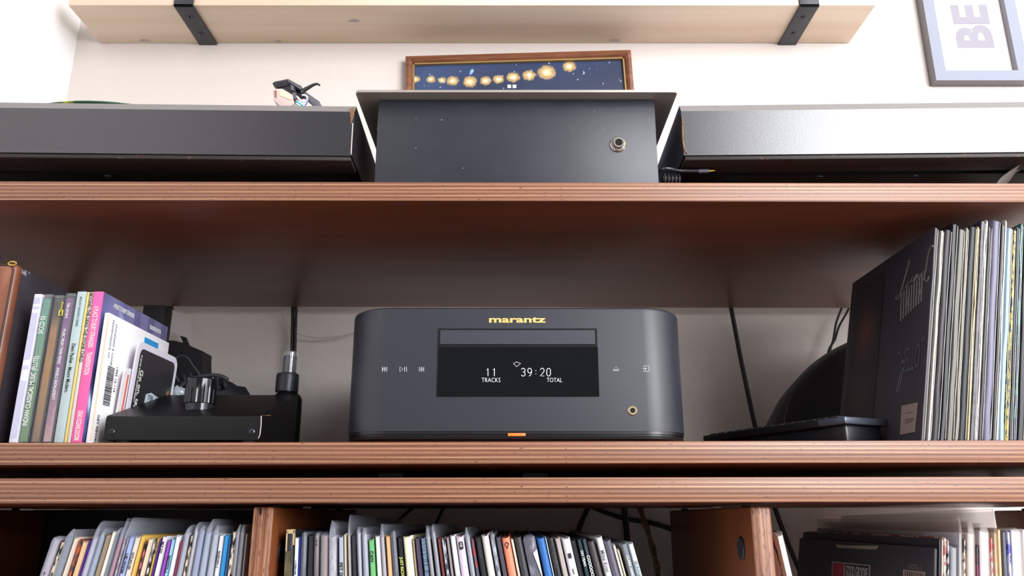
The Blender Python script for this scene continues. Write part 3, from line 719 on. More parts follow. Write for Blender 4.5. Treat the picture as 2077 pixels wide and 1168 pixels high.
for px in (227, 511):
    q = P(px, 876, ya); s = fin('screw', lathe(B(), [(.0027, -.0002), (.0026, .0006), (.0016, .0013), (0, .0014)], q, 18, Vector((0, -1, 0))), mat('dark_screw', (70, 70, 76), .3, .8), t)
    bm = B(); box(bm, (q.x - .0016, q.y - .0017, q.z - .0003), (q.x + .0016, q.y - .0013, q.z + .0003)); box(bm, (q.x - .0003, q.y - .0017, q.z - .0016), (q.x + .0003, q.y - .0013, q.z + .0016))
    fin('screw_slot', bm, M_hole, s, smooth=False)
nrm = Vector((0, -(zb - zf), yback - ya)).normalized(); up_s = Vector((0, yback - ya, zb - zf)).normalized()
q = Vector((P(355, 838, ya + .004).x, ya + .0055, zf)) + nrm * .0002 + up_s * .0010
text('HIGH DEFINITION STEREO MONITOR CONTROLLER', .0034, q, (Vector((1, 0, 0)), up_s), mat('gold_dim', (128, 98, 60), .5), t, bold=.00004, label='tiny gold lettering')
kc = P(418, 822, .72); kc = Vector((kc.x, .705, zf + (zb - zf) * (.705 - ya) / (yback - ya)))
kr = 31 * camz(P(418, 800, .705)) / F
kax = Vector((0, 0, 1))
kb = fin('knob_skirt', lathe(B(), [(kr * .92, -.004), (kr * .92, .002), (kr * .85, .003)], kc, 36, kax), mat('knob_skirt_gloss', (40, 42, 48), .12, .3), t)
bm = B(); hk = P(418, 769, .705).z - kc.z; N = 72; prof = [(1.0, .0025), (1.0, hk * .55), (.98, hk * .8), (.97, hk * .96), (.90, hk), (.55, hk * .985), (0, hk * .98)]
prev = None
for (f_, h) in prof:
    cur = []
    for k in range(N):
        rr = kr * f_ * (1 - (.035 if (k % 4 == 0 and f_ > .95 and h < hk * .9) else 0)); a = 2 * pi * k / N
        cur.append(bm.verts.new(kc + Vector((rr * cos(a), rr * sin(a), h))))
    if prev: bridge(bm, prev, cur)
    else: bm.faces.new(cur)
    prev = cur
bm.faces.new(prev); fin('knob', bm, mat('knob_gloss', (15, 15, 18), .2), t, label='glossy black ribbed knob', sharp=25)
for sx in (A.x + .012, Bp.x - .012):
    for yy in (ya + .012, yback - .012): fin('foot', cyl(B(), (sx, yy, ZS), (sx, yy, ZS + .003), .006, n=16), mat('foot_grey', (70, 68, 72), .5), t)

# ------------------------------------------------------------------ left of the middle shelf: case, book, discs, cards
M_leather = wood('brown_leather', [(.3, (92, 50, 36)), (.6, (132, 80, 58)), (.8, (160, 108, 84))], (30, 30, 9), .38, .0002)
# black book
fx = P(39, 545, .668); zk = P(39, 540, .668).z
d_ = PX(160, 592, fx.x); bdepth = min(d_.y, 1.0)
t = thing('black_book', 'tall black hardcover box file with scuffed silver corner', 'book', (fx.x - .012, .80, ZS))
fin('cover', box(B(), (fx.x - .026, .668, ZS + .0003), (fx.x, .99, zk), .0012, 2), mat('black_cloth', (46, 42, 48), .55, mottle=((56, 52, 58), (40, 40, 40), .35, .65)), t)
q = P(47, 548, .668); fin('scuffed_corner', prism(B(), [(fx.x + .0002, .669, zk - .001), (fx.x + .0002, .684, zk - .0010), (fx.x + .0002, .679, zk - .006), (fx.x + .0002, .669, zk - .0045)], (-.0006, 0, 0)), mat('silver_scuff', (150, 150, 160), .4, mottle=((60, 58, 64), (260, 260, 260), .45, .55)), t, label='silver scuffed corner')
# leather zip case
r1 = P(36, 535, .656); zc1 = P(20, 534, .656).z
t = thing('zip_case', 'brown leather zip case at the far left of the middle shelf', 'case', (fx.x - .06, .70, ZS))
bm = B(); box(bm, (r1.x - .080, .656, ZS + .0003), (r1.x - .0005, .667, zc1), .004, 3); fin('leather_body', bm, M_leather, t)
zx = r1.x - .003
fin('zip_tape', tube(B(), [(zx, .6565, ZS + .004), (zx, .6565, zc1 - .006), (zx - .003, .6565, zc1 - .0015), (zx - .06, .6565, zc1 - .0008)], .0009, 6), mat('zip_dark', (60, 34, 26), .6), t)
for k in range(3): pass
zp_ = P(26, 538, .656)
bm = B(); tube(bm, [(zp_.x + .0035 * cos(a), .655, zp_.z + .0014 + .0016 * sin(a)) for a in [2 * pi * k / 14 for k in range(14)]], .0007, 6, True); fin('zip_puller', bm, M_gold, t, label='brass zip puller')
# dark cylinder behind the case
q = P(6, 520, .70); o = fin('canister', lathe(B(), [(.012, 0), (.012, q.z - ZS - .004), (.011, q.z - ZS), (0, q.z - ZS)], (q.x - .002 - .004, .684, ZS), 28), mat('canister_grey', (62, 66, 76), .3)); tagset(o, 'slim dark grey canister standing behind the leather case', 'canister')
bpy.data.objects[o.name].location.x = fx.x - .043

CDG = 'discs and booklets left on the middle shelf'
def slab(name, x0, x1, ytop, label, m, Yf=.664, depth=.125, cat='CD', xb0=None):
    a = P(x0, ytop, Yf); b = P(x1, ytop, Yf); z1_ = a.z
    t = thing(name, label, cat, ((a.x + b.x) / 2, Yf + depth / 2, ZS), group=CDG)
    return t, a.x, b.x, z1_
def wid(a, b, g=.0002): return a + g, b - g
# white booklet with lilac bars
t, a, b, z1_ = slab('booklet', 70, 85.5, 596, 'white booklet spine with lilac bars beside black book', None, cat='booklet')
fin('cover', box(B(), (a, .664, ZS + .0002), (b, .78, z1_), .0006), mat('white_card', (222, 220, 236), .6), t)
for (y0, y1_) in ((604, 617), (631, 735)): pass
for (ys, ye) in ((603, 615), (621, 626), (634, 728), (741, 748), (772, 888)):
    q0 = P(75, ye, .6637).z; q1 = P(75, ys, .6637).z
    fin('lilac_bar', box(B(), (a + .0005, .6637, q0), (b - .0005, .6641, q1)), mat('lilac_ink', (192, 191, 214), .6), t, smooth=False)
def cdcase(x0, x1, ytop, label, spine_m, txt, tcol, painted_fn=None):
    t, a, b, z1_ = slab('cd_case', x0, x1, ytop, label, None)
    a, b = wid(a, b, .0003); wd = b - a
    z0_ = ZS + .0002
    fin('back_tray', box(B(), (a + wd * .80, .665, z0_), (b, .664 + .138, z1_ - .0010), .0004), mat('tray_black', (24, 24, 28), .25), t, label='black inner tray')
    if painted_fn: painted('spine_insert', (a + wd * .10, .6648, z0_ + .001), (a + wd * .78, .6648, z0_ + .001), (a + wd * .10, .6648, z1_ - .004), 6, 70, painted_fn, M_print, t)
    fin('inlay', box(B(), (a + wd * .08, .6652, z0_ + .0006), (a + wd * .79, .664 + .136, z1_ - .0035)), spine_m, t, smooth=False)
    fin('clear_case', box(B(), (a, .6638, z0_), (b, .664 + .140, z1_), .0005, 2), M_jewel, t, label='clear jewel case')
    fin('hinge', box(B(), (a + wd * .2, .6634, z1_ - .003), (b - wd * .1, .668, z1_ + .0001), .0004), mat('jewel_edge', (120, 124, 126), .15, alpha=.6), t)
    for (s, size, p0_, p1_, mm, ax) in txt:
        z0q = P((x0 + x1) / 2, p0_, .6634).z; z1q = P((x0 + x1) / 2, p1_, .6634).z
        text(s, size, (a + wd * .44, .6634, z0q), ax, mm, t, bold=.00003, fit=abs(z1q - z0q))
    return t
M_tw = mat('print_white', (232, 234, 228), .6); M_tk = mat('print_black', (40, 38, 42), .6); M_ty = mat('print_yellow', (224, 206, 60), .6)
def zspan(f): return f
cdcase(87, 109, 597, 'green spined CD titled Indian classical music', mat('inlay_green', (96, 134, 104), .5), [('INDIAN CLASSICAL MUSIC (FLUTE)', .0060, 863, 722, M_tw, UP), ('SICCD 03', .0062, 677, 641, M_tw, UP)], None,
       lambda u, v: mixc((98, 128, 84), (90, 142, 126), v))
cdcase(110, 131.5, 599, 'CD in black case with golden brown mottled spine', mat('inlay_gold', (120, 88, 40), .5), [], None,
       lambda u, v: mixc(mixc((116, 86, 72), (150, 120, 48), 2 * v), mixc((140, 84, 36), (40, 34, 30), max(0, v - .78) * 8), v + .3 * noise.noise(Vector((u, v * 16, 2)))))
t = bpy.data.objects['cd_case.001']
q = P(123, 634, .6633); bm = B(); tube(bm, [(q.x - .0012, .6632, q.z - .0026), (q.x + .0016, .6632, q.z - .0026), (q.x + .0016, .6632, q.z + .0022), (q.x - .0012, .6632, q.z + .0022)], .00045, 6, True); fin('yellow_emblem', bm, M_ty, t)
text('PIANO', .0030, (q.x, .6632, P(123, 612, .6633).z), DOWN, M_ty, t)
cdcase(133, 155.5, 595, 'purple spined CD of television soundtrack music', mat('inlay_purple', (112, 74, 116), .5),
       [('TRK-24104-2', .0034, 614, 645, M_tw, DOWN), ('MUSIC FROM TWIN PEAKS', .0036, 667, 738, M_tw, DOWN), ('ANGELO BADALAMENTI', .0036, 745, 810, M_tw, DOWN)], None,
       lambda u, v: mixc((176, 142, 138), (112, 72, 118), 2.2 * v + .35 * noise.noise(Vector((u * 2, v * 20, 5)))))
def cardcd(x0, x1, ytop, label, m, txt, name='cd_wallet', depth=.125, cat='CD', Yf=.664):
    t, a, b, z1_ = slab(name, x0, x1, ytop, label, None, depth=depth, cat=cat, Yf=Yf)
    a, b = wid(a, b)
    fin('cover', box(B(), (a, Yf, ZS + .0002), (b, Yf + depth, z1_), .0005, 2), m, t)
    for (s, size, p0_, p1_, mm, ax) in txt:
        z0q = P((x0 + x1) / 2, p0_, Yf).z; z1q = P((x0 + x1) / 2, p1_, Yf).z
        text(s, size, ((a + b) / 2, Yf - .0003, z0q), ax, mm, t, bold=.00005, fit=abs(z1q - z0q))
    return t, a, b, z1_
M_tgrey = mat('print_slate', (112, 136, 146), .6)
cardcd(157, 176, 591, 'pale blue-grey card CD wallet with dark script title', mat('pale_teal_card', (176, 192, 194), .55), [('MOUNT MODERN SERIES', .0026, 602, 662, M_tgrey, DOWN), ('Dent Packet - Mount Modern.', .0046, 697, 796, M_tk, DOWN)])
cardcd(176.5, 182, 592, 'thin yellow card CD spine between pale blue and pink', mat('yellow_card', (222, 196, 118), .55), [])
cardcd(182.5, 189.5, 592, 'thin off-white CD spine with black capitals before pink', mat('offwhite_card', (206, 198, 190), .55), [('BEYOND THE DEAD THE STONE CHILD', .0040, 594, 734, M_tk, DOWN)])
t, a, b, z1_ = cardcd(190, 210.5, 591, 'hot pink spined CD with blue cover and white capitals', mat('pink_card', (232, 96, 160), .5),
       [('A PLACE TO BURY STRANGERS', .0060, 621, 705, M_tw, DOWN), ('TRANSFIXIATION', .0060, 714, 760, M_tw, DOWN), ('DEAD OCEANS DOC098', .0058, 833, 893, M_tw, DOWN)], depth=.135)
def pinkcover(u, v):
    n = noise.noise(Vector((u * 3, v * 4, 4))); n2 = noise.noise(Vector((u * 9 + v * 5, v * 3, 9)))
    c = mixc((34, 38, 78), (112, 116, 176), .3 + n * 1.1)
    c = mixc(c, (190, 208, 236), (n2 - .15) * 3 if u < .35 else (n2 - .45) * 2)
    if v > .86: c = mixc(c, (120, 116, 160), .6 + (0.3 if int(u * 9) % 2 else 0))
    return c
painted('cover_art', (b + .0002, .665, ZS + .001), (b + .0002, .798, ZS + .001), (b + .0002, .665, z1_ - .0003), 50, 50, pinkcover, M_printg, t, label='blue abstract cover art')
text('A PLACE TO BURY STRANGERS', .0062, (b + .0004, .684, z1_ - .0075), RIGHTF, M_tw, t, fit=.040); text('TRANSFIXIATION', .0062, (b + .0004, .757, z1_ - .0095), RIGHTF, M_tw, t, fit=.026)
# white mailer
t, a, b, z1_ = cardcd(212, 223, 634, 'white cardboard mailer with barcode and blue sticker next to pink CD', mat('white_mailer', (240, 238, 240), .6), [], name='mailer', depth=.125, cat='package', Yf=.668)
zz_ = lambda py, yy: PX(300, py, b).z
def RF(yy, zfrac): return (b + .0004, yy, ZS + (z1_ - ZS) * zfrac)
fin('orange_edge', box(B(), (b - .0008, .6676, ZS + .002), (b + .0002, .6684, z1_ - .002)), mat('orange_edge', (232, 206, 178), .7), t, smooth=False)
bars = B(); yy = .678
rb = random.Random(3)
z = ZS + (z1_ - ZS) * .30
while z < ZS + (z1_ - ZS) * .60:
    h = rb.uniform(.0003, .0009); box(bars, (b + .0002, .678, z), (b + .0004, .690, z + h)); z += h + rb.uniform(.0003, .0008)
fin('barcode', bars, M_tk, t, smooth=False)
AX_D = (Vector((0, 0, -1)), Vector((0, -1, 0)))     # text running down a +X face
AX_D = (Vector((0, 0, -1)), Vector((0, 1, 0)))
text('GET REWARDED', .0046, RF(.674, .22), (Vector((0, 0, -1)), Vector((0, 1, 0))), M_tk, t)
text('FARMINGDALE, NY', .0040, RF(.676, .96), AX_D, M_tgrey, t); text('STANDARD & COMPACT INC', .0040, RF(.682, .94), AX_D, M_tgrey, t); text('1995 12 116', .0046, RF(.694, .62), AX_D, M_tk, t)
fin('blue_sticker', box(B(), (b, .738, ZS + (z1_ - ZS) * .60), (b + .0005, .768, z1_ - .006)), mat('sticker_blue', (34, 142, 206), .4), t, smooth=False)
text('EMD', .0085, (b + .0008, .755, z1_ - .012), AX_D, mat('ink_navy', (24, 70, 120), .5), t, bold=.0002)
# coasters leaning on the mailer
def coaster(px, ptop, Yf, wdp, hgt, label, fn, lean):
    c = P(px, ptop, Yf); xx = b + .010
    return c
lean = radians(2.5)
Rl = Matrix.Rotation(lean, 3, 'Y')
def matcard(name, label, xoff, y0, y1_, ztop, body_m, r=.008, cat='coaster', lean=lean):
    """rounded card whose face looks to +X, leaning left against its neighbour"""
    Rl = Matrix.Rotation(lean, 3, 'Y')
    t = thing(name, label, cat, (b + xoff, y0, ZS + .0006), Rl)
    H = (ztop - ZS) / cos(lean); bm = B(); pl = rrect(0, y1_ - y0, 0, H, r, 6)
    prism(bm, [(0, y, z) for y, z in pl], (.0016, 0, 0)); fin('board', bm, body_m, t, local=True)
    return t, H, y1_ - y0
zt_a = PX(300, 703, b + .004).z
ztc = P(262, 692, .70).z
t, H, D = matcard('coaster', 'white edged coaster with orange line behind the black coaster', .0030, .694, .770, P(237, 745, .694).z, mat('coaster_white', (220, 214, 220), .6))
fin('orange_line', box(B(), (.0016, .006, .01), (.0019, .0085, H - .006)), mat('coaster_orange', (206, 96, 60), .5), t, local=True, smooth=False)
t, H, D = matcard('coaster', 'black beer coaster with white rounded border leaning by the sloped box', .0060, .704, .792, P(262, 692, .706).z, mat('coaster_border', (214, 210, 222), .6), .010)
pl = rrect(.006, D - .006, .006, H - .006, .006, 6); bm = B(); prism(bm, [(.0016, y, z) for y, z in pl], (.0003, 0, 0)); fin('black_panel', bm, mat('coaster_black', (38, 37, 42), .4), t, local=True)
text('Go on, tag us !', .0085, (.0021, .014, H * .74), AX_D, M_tw, t, local=True, bold=.00008)
text('PLEASE DRINK RESPONSIBLY', .0034, (.0021, .009, H - .012), AX_D, M_tw, t, local=True)
fin('pasted_picture', prism(B(), [(.0020, .028, .01), (.0020, .068, .01), (.0020, .066, H * .52), (.0020, .040, H * .56), (.0020, .030, H * .53)], (.0002, 0, 0)), mat('coaster_photo', (190, 204, 216), .5), t, local=True, smooth=False)
text('TER - KINN', .0065, (.0024, .034, H * .505), RIGHTF, M_tk, t, local=True)
fin('red_ring', tube(B(), [(.0023, .056 + .006 * cos(a), H * .43 + .006 * sin(a)) for a in [2 * pi * k / 18 for k in range(18)]], .0004, 5, True), mat('ring_red', (196, 60, 56), .5), t, local=True)
hp = [(.0021, .071, H * .62), (.0021, .077, H * .64), (.0021, .0765, H * .57), (.0021, .073, H * .55)]
fin('gold_harp', prism(B(), hp, (.0003, 0, 0)), M_gold, t, local=True, smooth=False)
text('G', .011, (.0021, .074, H * .52), (Vector((0, 0, -1)), Vector((0, 1, 0))), M_tw, t, local=True, bold=.0003)
# black carton, grey card, black gusseted case, bag
q = P(290, 612, .85); q2 = P(345, 640, .85)
o = fin('black_carton', box(B(), (P(288, 640, .83).x, .83, ZS), (P(333, 640, .83).x, .850, P(320, 618, .83).z), .001), mat('carton_black', (26, 24, 28), .5)); tagset(o, 'black carton standing behind the pink CD', 'box')
q = P(366, 650, .96); hq = P(346, 626, .96)
bm = B(); prism(bm, [P(344, 624, .955), P(389, 650, .955), P(387, 676, .955), P(383, 686, .955), P(340, 672, .955), P(340, 900, .955), P(336, 900, .955), P(336, 640, .955)], (0, .0012, 0))
o = fin('grey_card', bm, mat('grey_card', (204, 192, 190), .7), smooth=False); tagset(o, 'pale grey folded card against the wall behind the discs', 'card')
bm = B(); prism(bm, [P(338, 690, .90), P(352, 690, .90), P(371, 695, .90), P(411, 712, .90), P(408, 745, .90), P(414, 770, .90), (P(416, 800, .90).x, .90, ZS), (P(330, 800, .90).x, .90, ZS)], (0, .03, 0), .001)
o = fin('black_folder', bm, mat('folder_black', (30, 27, 30), .6)); tagset(o, 'black angular folder standing behind the drawstring bag', 'folder')
t = thing('drawstring_bag', 'black drawstring pouch with looped cord behind the knob', 'bag', (P(430, 800, .86).x, .86, ZS))
bm = bmesh.new(); bmesh.ops.create_icosphere(bm, subdivisions=4, radius=1.0)
cb = P(425, 830, .86)
for v in bm.verts:
    n = noise.noise(v.co * 3) * .10 + noise.noise(v.co * 9) * .04
    v.co = Vector((cb.x + v.co.x * (.056 + .044 * n), .86 + v.co.y * .030, ZS + .028 + max(-.028, v.co.z * (.058) * (1 + n))))
fin('pouch', bm, mat('pouch_black', (20, 21, 28), .7), t)
bm = B(); pts = smooth_pts([P(352, 800, .825), P(365, 785, .825), P(385, 770, .825), P(415, 762, .825), P(445, 762, .825), P(462, 770, .825)], 8)
tube(bm, pts, [.0020 * (1 + .22 * (i % 2)) for i in range(len(pts))], 10); fin('ribbed_cord', bm, mat('cord_black', (52, 52, 58), .6), t)
bm = B(); tube(bm, smooth_pts([P(363, 775, .83), P(354, 755, .83), P(353, 735, .83), P(362, 723, .83), P(378, 724, .83), P(392, 742, .83), P(405, 760, .83)], 8), .0011, 8); fin('loop_cord', bm, mat('cord_black', (52, 52, 58), .6), t)
for k in range(7):
    q = P(372 + k * 13, 760 - 5 * sin(k), .835); fin('gather', tube(B(), [q, q + Vector((.004, .004, -.012))], [.0016, .0026], 8), mat('pouch_black', (20, 21, 28), .7), t)
bm = bmesh.new(); bmesh.ops.create_icosphere(bm, subdivisions=3, radius=1.0); q = P(362, 797, .80)
for v in bm.verts:
    n = noise.noise(v.co * 4) * .5 + noise.noise(v.co * 11) * .25; v.co = Vector((q.x + v.co.x * .0075 * (1 + n), .80 + v.co.y * .006, q.z + v.co.z * .0062 * (1 + n)))
o = fin('crumpled_foil', bm, mat('crumpled_silver', (176, 186, 192), .35, .3), smooth=False); tagset(o, 'small crumpled silver foil ball tucked behind the box', 'foil')

# ------------------------------------------------------------------ right of the middle shelf
# dark domed cap
t = thing('felt_cap', 'dark domed felt cap behind the right hand singles', 'cap', (P(1760, 850, .88).x, .88, ZS))
pr = [(1546, 952), (1547, 905), (1552, 868), (1562, 845), (1580, 812), (1610, 775), (1650, 735), (1700, 703), (1750, 684), (1810, 676), (1880, 690), (1950, 730), (2000, 800), (2010, 870), (2014, 952)]
bm = B(); base = [P(x, y, .90) for x, y in smooth_pts([(x, y, 0) for x, y in pr], 4) for x, y in [(x, y)]] if False else [P(v.x, v.y, .945) for v in smooth_pts([(x, y, 0) for x, y in pr], 4)]
rows = []
xm = (base[0].x + base[-1].x) / 2
for j_ in range(9):
    a = -pi / 2 + pi * j_ / 8; s = max(.05, cos(a)) ** .6
    rows.append([bm.verts.new((xm + (p.x - xm) * (s * .9 + .1), .945 + .055 * sin(a), ZS + max(0, p.z - ZS) * s)) for p in base])
for r0, r1 in zip(rows, rows[1:]):
    for k in range(len(base) - 1): bm.faces.new((r0[k], r0[k + 1], r1[k + 1], r1[k]))
bm.faces.new(rows[0]); bm.faces.new(rows[-1])
fin('crown', bm, mat('cap_felt', (30, 28, 31), .75, sheen=.3), t, sharp=80)
cs = smooth_pts([P(1650, 745, .915), P(1612, 790, .905), P(1594, 835, .90), P(1590, 868, .90)], 8)
fin('seam', tube(B(), cs, .0008, 6), mat('cap_seam', (44, 42, 44), .6), t)
# keyboard / slab device lying askew
C0 = P(1713, 840, .70); ztk = C0.z - .0005
dl = (Vector((.200, .896)) - Vector((C0.x, .70))); L1 = dl.length; dl.normalize(); dr = Vector((-dl.y, dl.x)) * -1
if dr.x < 0: dr = -dr
def kb(a, b_, z): return Vector((C0.x + dl.x * a + dr.x * b_, .70 + dl.y * a + dr.y * b_, z))
Rk = Matrix(((dr.x, dl.x, 0), (dr.y, dl.y, 0), (0, 0, 1)))
t = thing('slim_keypad', 'slim black keypad with grey metal rim lying askew right of player', 'keypad', (C0.x, .70, ZS), Rk)
Hk = ztk - ZS; L1 = .195; WK = .054
fin('body', box(B(), (.004, .004, .0004), (WK - .004, L1 - .004, Hk - .007), .003, 2), mat('keypad_black', (24, 24, 27), .35), t, local=True)
fin('rim', box(B(), (0, 0, Hk - .0075), (WK, L1, Hk - .0012), .0011, 2), mat('keypad_rim', (92, 98, 112), .3, .6), t, local=True, label='grey metal rim')
fin('deck', box(B(), (-.0002, .030, Hk - .0078), (WK - .001, L1 + .0002, Hk - .0008), .001, 2), mat('keypad_black', (24, 24, 27), .35), t, local=True)
for i in range(13):
    for j_ in range(3):
        fin('key', box(B(), (.002 + j_ * .0170, .010 + i * .0138, Hk - .0012), (.017 + j_ * .0170, .0210 + i * .0138, Hk + .0006), .0006, 1), mat('key_dark', (44, 44, 50), .4), t, local=True, smooth=False)

# ------------------------------------------------------------------ records
def cardm(rgb, wear=.35, rough=.5):
    key = 'card_%02x%02x%02x_%d' % (*rgb, int(wear * 10))
    lum = sum(rgb) / 3
    c2 = tuple(min(255, int(v + (200 - v) * .55)) for v in rgb) if lum < 150 else tuple(int(v * .72) for v in rgb)
    return mat(key, rgb, rough, mottle=(c2, (260, 90, 60), .74 - wear * .25, .84 - wear * .2)) if wear > .11 or lum > 90 else mat(key, rgb, rough)
def crinkm(rgb, rgb2, sc=(420, 200, 110), lo=.47, hi=.53, rough=.4):
    return mat('scrawl_%02x%02x%02x_%02x%02x%02x' % (*rgb, *rgb2), rgb, rough, mottle=(rgb2, sc, lo, hi))
def jacket(bm, w, d, h, seed, wob=.0004, soft=.0012, nz=9):
    rows = []
    for k in range(nz):
        z = h * k / (nz - 1)
        jx = noise.noise(Vector((seed * 3.1, z * 30, 0))) * wob
        top = (k == nz - 1)
        pts = [(-w / 2, d), (-w / 2, soft), (-w * .28, 0), (w * .28, 0), (w / 2, soft), (w / 2, d)]
        rows.append([bm.verts.new((x + (jx if y < d else 0), y, z - (soft * .9 if (top and y <= 0) else 0) + (noise.noise(Vector((seed, x * 900, 3))) * soft * .7 if top else 0))) for x, y in pts])
    for a, b_ in zip(rows, rows[1:]): bridge(bm, a, b_)
    bm.faces.new(rows[0]); bm.faces.new(rows[-1])
    return bm
def sleeve(bm, w, d, h, e, seed):
    """open-topped clear bag: tucked round the jacket, flaring and peaked above it"""
    hw_ = w / 2 + .0003
    base = [(-hw_, d), (-hw_, -.0004), (0, -.0012), (hw_, -.0004), (hw_, d)]
    rows = []
    for k in range(8):
        z = h * k / 7 * .995; rows.append([bm.verts.new((x + noise.noise(Vector((seed, z * 40, i))) * .0005, y, z)) for i, (x, y) in enumerate(base)])
    for k in range(1, 4):
        f = k / 3; z = h + e * f; row = []
        for i, (x, y) in enumerate(base):
            back = y > .1
            xx = x * (1 - .65 * f) + noise.noise(Vector((seed, f * 3, i))) * .0010 * f + (.0005 * f * sin(seed))
            zz = z - (e * .22 * f if back else 0) + (e * .10 * sin(seed * 7 + i * 2) * f if not back else 0)
            row.append(bm.verts.new((xx, y + (.004 * f * f if not back else 0), zz)))
        rows.append(row)
    # extra columns along the depth keep the free edge wavy
    for a, b_ in zip(rows, rows[1:]):
        for i in range(4): bm.faces.new((a[i], a[i + 1], b_[i + 1], b_[i]))
    return bm
SEED = [0]
def record(x0, x1, ytop, m, label, lean, Yf=.672, zb=ZB, depth=.312, name='record', cat='record', group=None, slv=None, txt=None, slvm=None, soft=.0012, wob=.0004, shrink=.93, inner=None, ref=None):
    """slv: image row of the sleeve's peak; txt: (string, size, row, material, axes)"""
    SEED[0] += 1; sd = SEED[0] * 1.37
    T = P((x0 + x1) / 2, ytop, Yf)
    wd = (x1 - x0) * camz(T) / F * cos(lean) * shrink
    H = (T.z - zb) / cos(lean) - wd / 2 * abs(sin(lean)) * .5
    if ref:
        xl_, xr_2, zr = ref
        T = Vector(((xl_ + xr_2) / 2 + (T.z - zr) * math.tan(lean), T.y, T.z)); wd = (xr_2 - xl_) * cos(lean) - .0004
    u = Vector((sin(lean), 0, cos(lean))); loc = T - u * H
    loc.z += wd / 2 * abs(sin(lean))
    H -= wd / 2 * abs(sin(lean))
    t = thing(name, label, cat, loc, Matrix.Rotation(lean, 3, 'Y'), group)
    j = fin('jacket', jacket(B(), wd, depth, H, sd, wob, soft), m, t, local=True, sharp=50)
    if inner:
        fin('inner_sleeve', jacket(B(), wd * .45, depth * .97, H - .0005, sd + 4, .0003, .0006), inner, t, local=True) if False else None
    if slv:
        e = (P((x0 + x1) / 2, slv, Yf).z - T.z)
        fin('plastic_sleeve', sleeve(B(), wd, depth + .003, H, max(.002, e), sd), slvm or M_frosty, t, local=True, label='clear plastic sleeve')
    if txt:
        for (s, hpx, row, mm, ax) in txt:
            q = P((x0 + x1) / 2, row, Yf); zl = H - (T.z - q.z) / cos(lean)
            size = hpx * camz(T) / F / .7
            text(s, size, (0, -.0006 - (.0010 if slv else 0), zl), ax, mm, t, local=True, bold=size * .02)
    return t, wd, H
def interp(tb, x):
    if x <= tb[0][0]: return tb[0][1]
    for (a, va), (b_, vb) in zip(tb, tb[1:]):
        if x <= b_: return va + (vb - va) * (x - a) / (b_ - a)
    return tb[-1][1]
def layout(rows, tb, Yf, zr, sing=False):
    """edges of every record at one common height, kept from running into each other"""
    L = []
    for r in rows:
        ln = tb if sing else interp(tb, r[0]); a = P(r[0], r[2], Yf); b_ = P(r[1], r[2], Yf)
        L.append([a.x - (a.z - zr) * math.tan(ln), b_.x - (b_.z - zr) * math.tan(ln), 0.0006 if (not sing and r[5]) else 0.0])
    for p, q in zip(L, L[1:]):
        g = .0004 + p[2] + q[2]
        if q[0] < p[1] + g:
            mid = (p[1] + q[0]) / 2; p[1] = mid - g * (p[2] + .0002) / (g + .0); q[0] = p[1] + g
            if p[1] - p[0] < .0012: p[1] = p[0] + .0012; q[0] = p[1] + g
            if q[1] - q[0] < .0012: q[1] = q[0] + .0012
    return [(a, b_, zr) for a, b_, _ in L]
K = M_tk; Wt = M_tw; CR = (226, 208, 178)
scr = crinkm((224, 208, 184), (50, 42, 40)); scrbw = crinkm((34, 34, 40), (206, 206, 212)); scr3 = crinkm((70, 66, 78), (196, 96, 60)); scrp = crinkm((206, 120, 136), (44, 36, 40))
